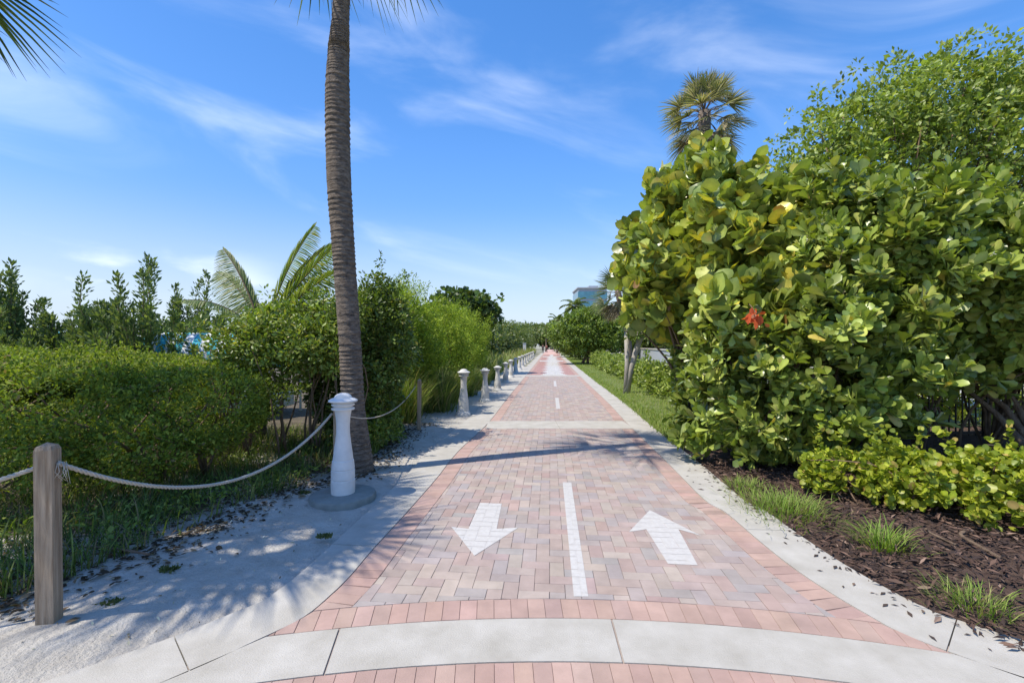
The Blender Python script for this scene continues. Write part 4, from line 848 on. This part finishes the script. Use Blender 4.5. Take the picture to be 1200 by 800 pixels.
# dry stick, shells and twigs
def stick(pts, r, label): 
    mb = MB(); mb.tube(crom(pts, 5), r, 7); o = mb.build('dry_stick', MT['bark'], None, True); tag(o, label, 'stick')
x, y = G(95, 655); x1, y1 = G(175, 662); stick([(x, y, .10), ((x+x1)/2, y-.02, .085), (x1, y1, .08)], .009, 'dry bent stick lying in the undergrowth right of the lone post')
x, y = G(1130, 640); x1, y1 = G(1172, 668); stick([(x, y, .12), ((x+x1)/2, y-.05, .10), (x1, y1, .09)], .013, 'short dry stick on the mulch below the low hedge')
x, y = G(1085, 640); x1, y1 = G(1120, 652); stick([(x, y, .14), ((x+x1)/2, y, .11), (x1, y1, .09)], .008, 'thin dry root poking out of the mulch under the hedge')
n = 500; y = 2+rng.random(n)*8; x = np.array([xl(v) for v in y])-.45-rng.random(n)*1.4
tag(leaves('shell_bits', np.c_[x, y, [sandz(a, b)+.006 for a, b in zip(x, y)]], rnd(n), np.c_[.4*rng.normal(size=(n, 2)), np.ones(n)], .018*(1+.5*rng.normal(size=n)).clip(.3, 2.4), 'oval', palette([(.7, .68, .63), (.5, .45, .38), (.2, .16, .12)], [3, 2, 2], n), MT['leaf_matte'], None), kind='stuff')
# lawn blades
n = 75000; y = 7.4+rng.random(n)**1.9*50; x = np.array([xr(v) for v in y])+.42+.03*rng.normal(size=n)+rng.random(n)*2.6
grass('lawn_grass', np.c_[x, y, np.full(n, -.0)], .07, [(.16, .24, .04), (.24, .31, .06), (.34, .34, .12)], [4, 3, 1.5], wid=3.0, lean=.5, kind='stuff')

# concrete marker in the dune grass
x, y = (17-.0)/F*58*1.0, 58
e = empty('marker_slab', (1.9, 62, 0), 'small upright white marker slab above the dune grass, left of the path', 'marker'); mb = MB(); mb.box((1.7, 62, .9), (.42, .12, 1.8)); mb.build('slab', MT['white'], e); mb = MB(); mb.box((1.7, 62, 1.83), (.5, .2, .06)); mb.build('cap', MT['white'], e)

# ------------------------------------------------------------------ people
skin = pmat('skin', (.48, .28, .19), .6)
def person(x, y, rz, stride, shirt, shorts, label, hair=(.05, .03, .02), arms=.5, long_=False, h=1.0):
    e = empty('person', (x, y, 0), label, 'person')
    s = stride; J = {'pel': (0, 0, .95), 'wst': (0, 0, 1.1), 'ch': (0, .01, 1.32), 'nk': (0, .01, 1.48), 'hd': (0, .03, 1.58), 'tp': (0, .02, 1.68)}
    E = [('pel', 'wst'), ('wst', 'ch'), ('ch', 'nk'), ('nk', 'hd'), ('hd', 'tp')]; Rr = {'pel': .13, 'wst': .115, 'ch': .135, 'nk': .055, 'hd': .085, 'tp': .07}
    for sd_, q in ((-1, 1), (1, -1)):
        k = 'L' if sd_ < 0 else 'R'
        J.update({k+'hip': (sd_*.09, 0, .88), k+'kn': (sd_*.10, q*s*.28, .48), k+'an': (sd_*.10, q*s*.42-(.12 if q < 0 else 0)*s, .09), k+'to': (sd_*.11, q*s*.42+.12, .03),
                  k+'sh': (sd_*.17, 0, 1.41), k+'el': (sd_*.23, -q*s*.16-.02, 1.14), k+'wr': (sd_*.22, -q*s*.18+.16*arms, .93), k+'ha': (sd_*.21, -q*s*.18+.2*arms, .86)})
        E += [('pel', k+'hip'), (k+'hip', k+'kn'), (k+'kn', k+'an'), (k+'an', k+'to'), ('ch', k+'sh'), (k+'sh', k+'el'), (k+'el', k+'wr'), (k+'wr', k+'ha')]
        Rr.update({k+'hip': .085, k+'kn': .055, k+'an': .038, k+'to': .035, k+'sh': .055, k+'el': .04, k+'wr': .028, k+'ha': .03})
    names = list(J); ix = {n_: i for i, n_ in enumerate(names)}
    def skinned(nm, keys, edges, rad, mat):
        me = bpy.data.meshes.new(nm); kk = list(keys); me.from_pydata([J[n_] for n_ in kk], [(kk.index(a), kk.index(b)) for a, b in edges], []); me.materials.append(mat)
        o = bpy.data.objects.new(nm, me); COL.objects.link(o); o.parent = e; md = o.modifiers.new('skin', 'SKIN'); md.use_smooth_shade = True
        for i, n_ in enumerate(kk): v = me.skin_vertices[0].data[i]; v.radius = (rad(n_), rad(n_)*.85)
        me.skin_vertices[0].data[0].use_root = True
        ss = o.modifiers.new('sub', 'SUBSURF'); ss.levels = 1; ss.render_levels = 2; return o
    skinned('body', names, E, lambda n_: Rr[n_], skin)
    sm = pmat('shirt_cloth', shirt, .9); pm = pmat('shorts_cloth', shorts, .9); hm = pmat('hair', hair, .7)
    skinned('shirt', ['wst', 'ch', 'Lsh', 'Rsh', 'Lel', 'Rel', 'pel'], [('pel', 'wst'), ('wst', 'ch'), ('ch', 'Lsh'), ('ch', 'Rsh')]+([('Lsh', 'Lel'), ('Rsh', 'Rel')]), lambda n_: Rr[n_]*1.14+.01, sm)
    ks = ['pel', 'Lhip', 'Rhip', 'Lkn', 'Rkn']+(['Lan', 'Ran'] if long_ else [])
    ed = [('pel', 'Lhip'), ('pel', 'Rhip'), ('Lhip', 'Lkn'), ('Rhip', 'Rkn')]+([('Lkn', 'Lan'), ('Rkn', 'Ran')] if long_ else [])
    skinned('trousers' if long_ else 'shorts', ks, ed, lambda n_: Rr[n_]*1.13+.012, pm)
    mb = MB(); mb.lathe([(.06, 1.56), (.095, 1.6), (.1, 1.67), (.08, 1.73), (.04, 1.76), (.002, 1.765)], (0, 0, 0), 14); hb = mb.build('hair', hm, None, True); hb.parent = e
    e.rotation_euler.z = rz; e.scale = (h, h, h)
person(cen(66)+1.05, 66, math.pi, .9, (.75, .72, .66), (.02, .02, .025), 'jogger in a pale top and black shorts at the right side of the path', (.45, .3, .15), .9)
person(cen(84)-1.55, 84, 0, .5, (.03, .03, .04), (.03, .035, .05), 'walker in dark clothes at the left edge of the path far away', long_=True)
person(cen(92)-.95, 92, 0, .5, (.25, .08, .08), (.02, .02, .03), 'walker in a dark red top beside the darker walker far away', long_=True)
person(cen(112)+.4, 112, 0, .6, (.5, .2, .2), (.1, .1, .12), 'tiny farthest figure in a reddish top near the vanishing point')
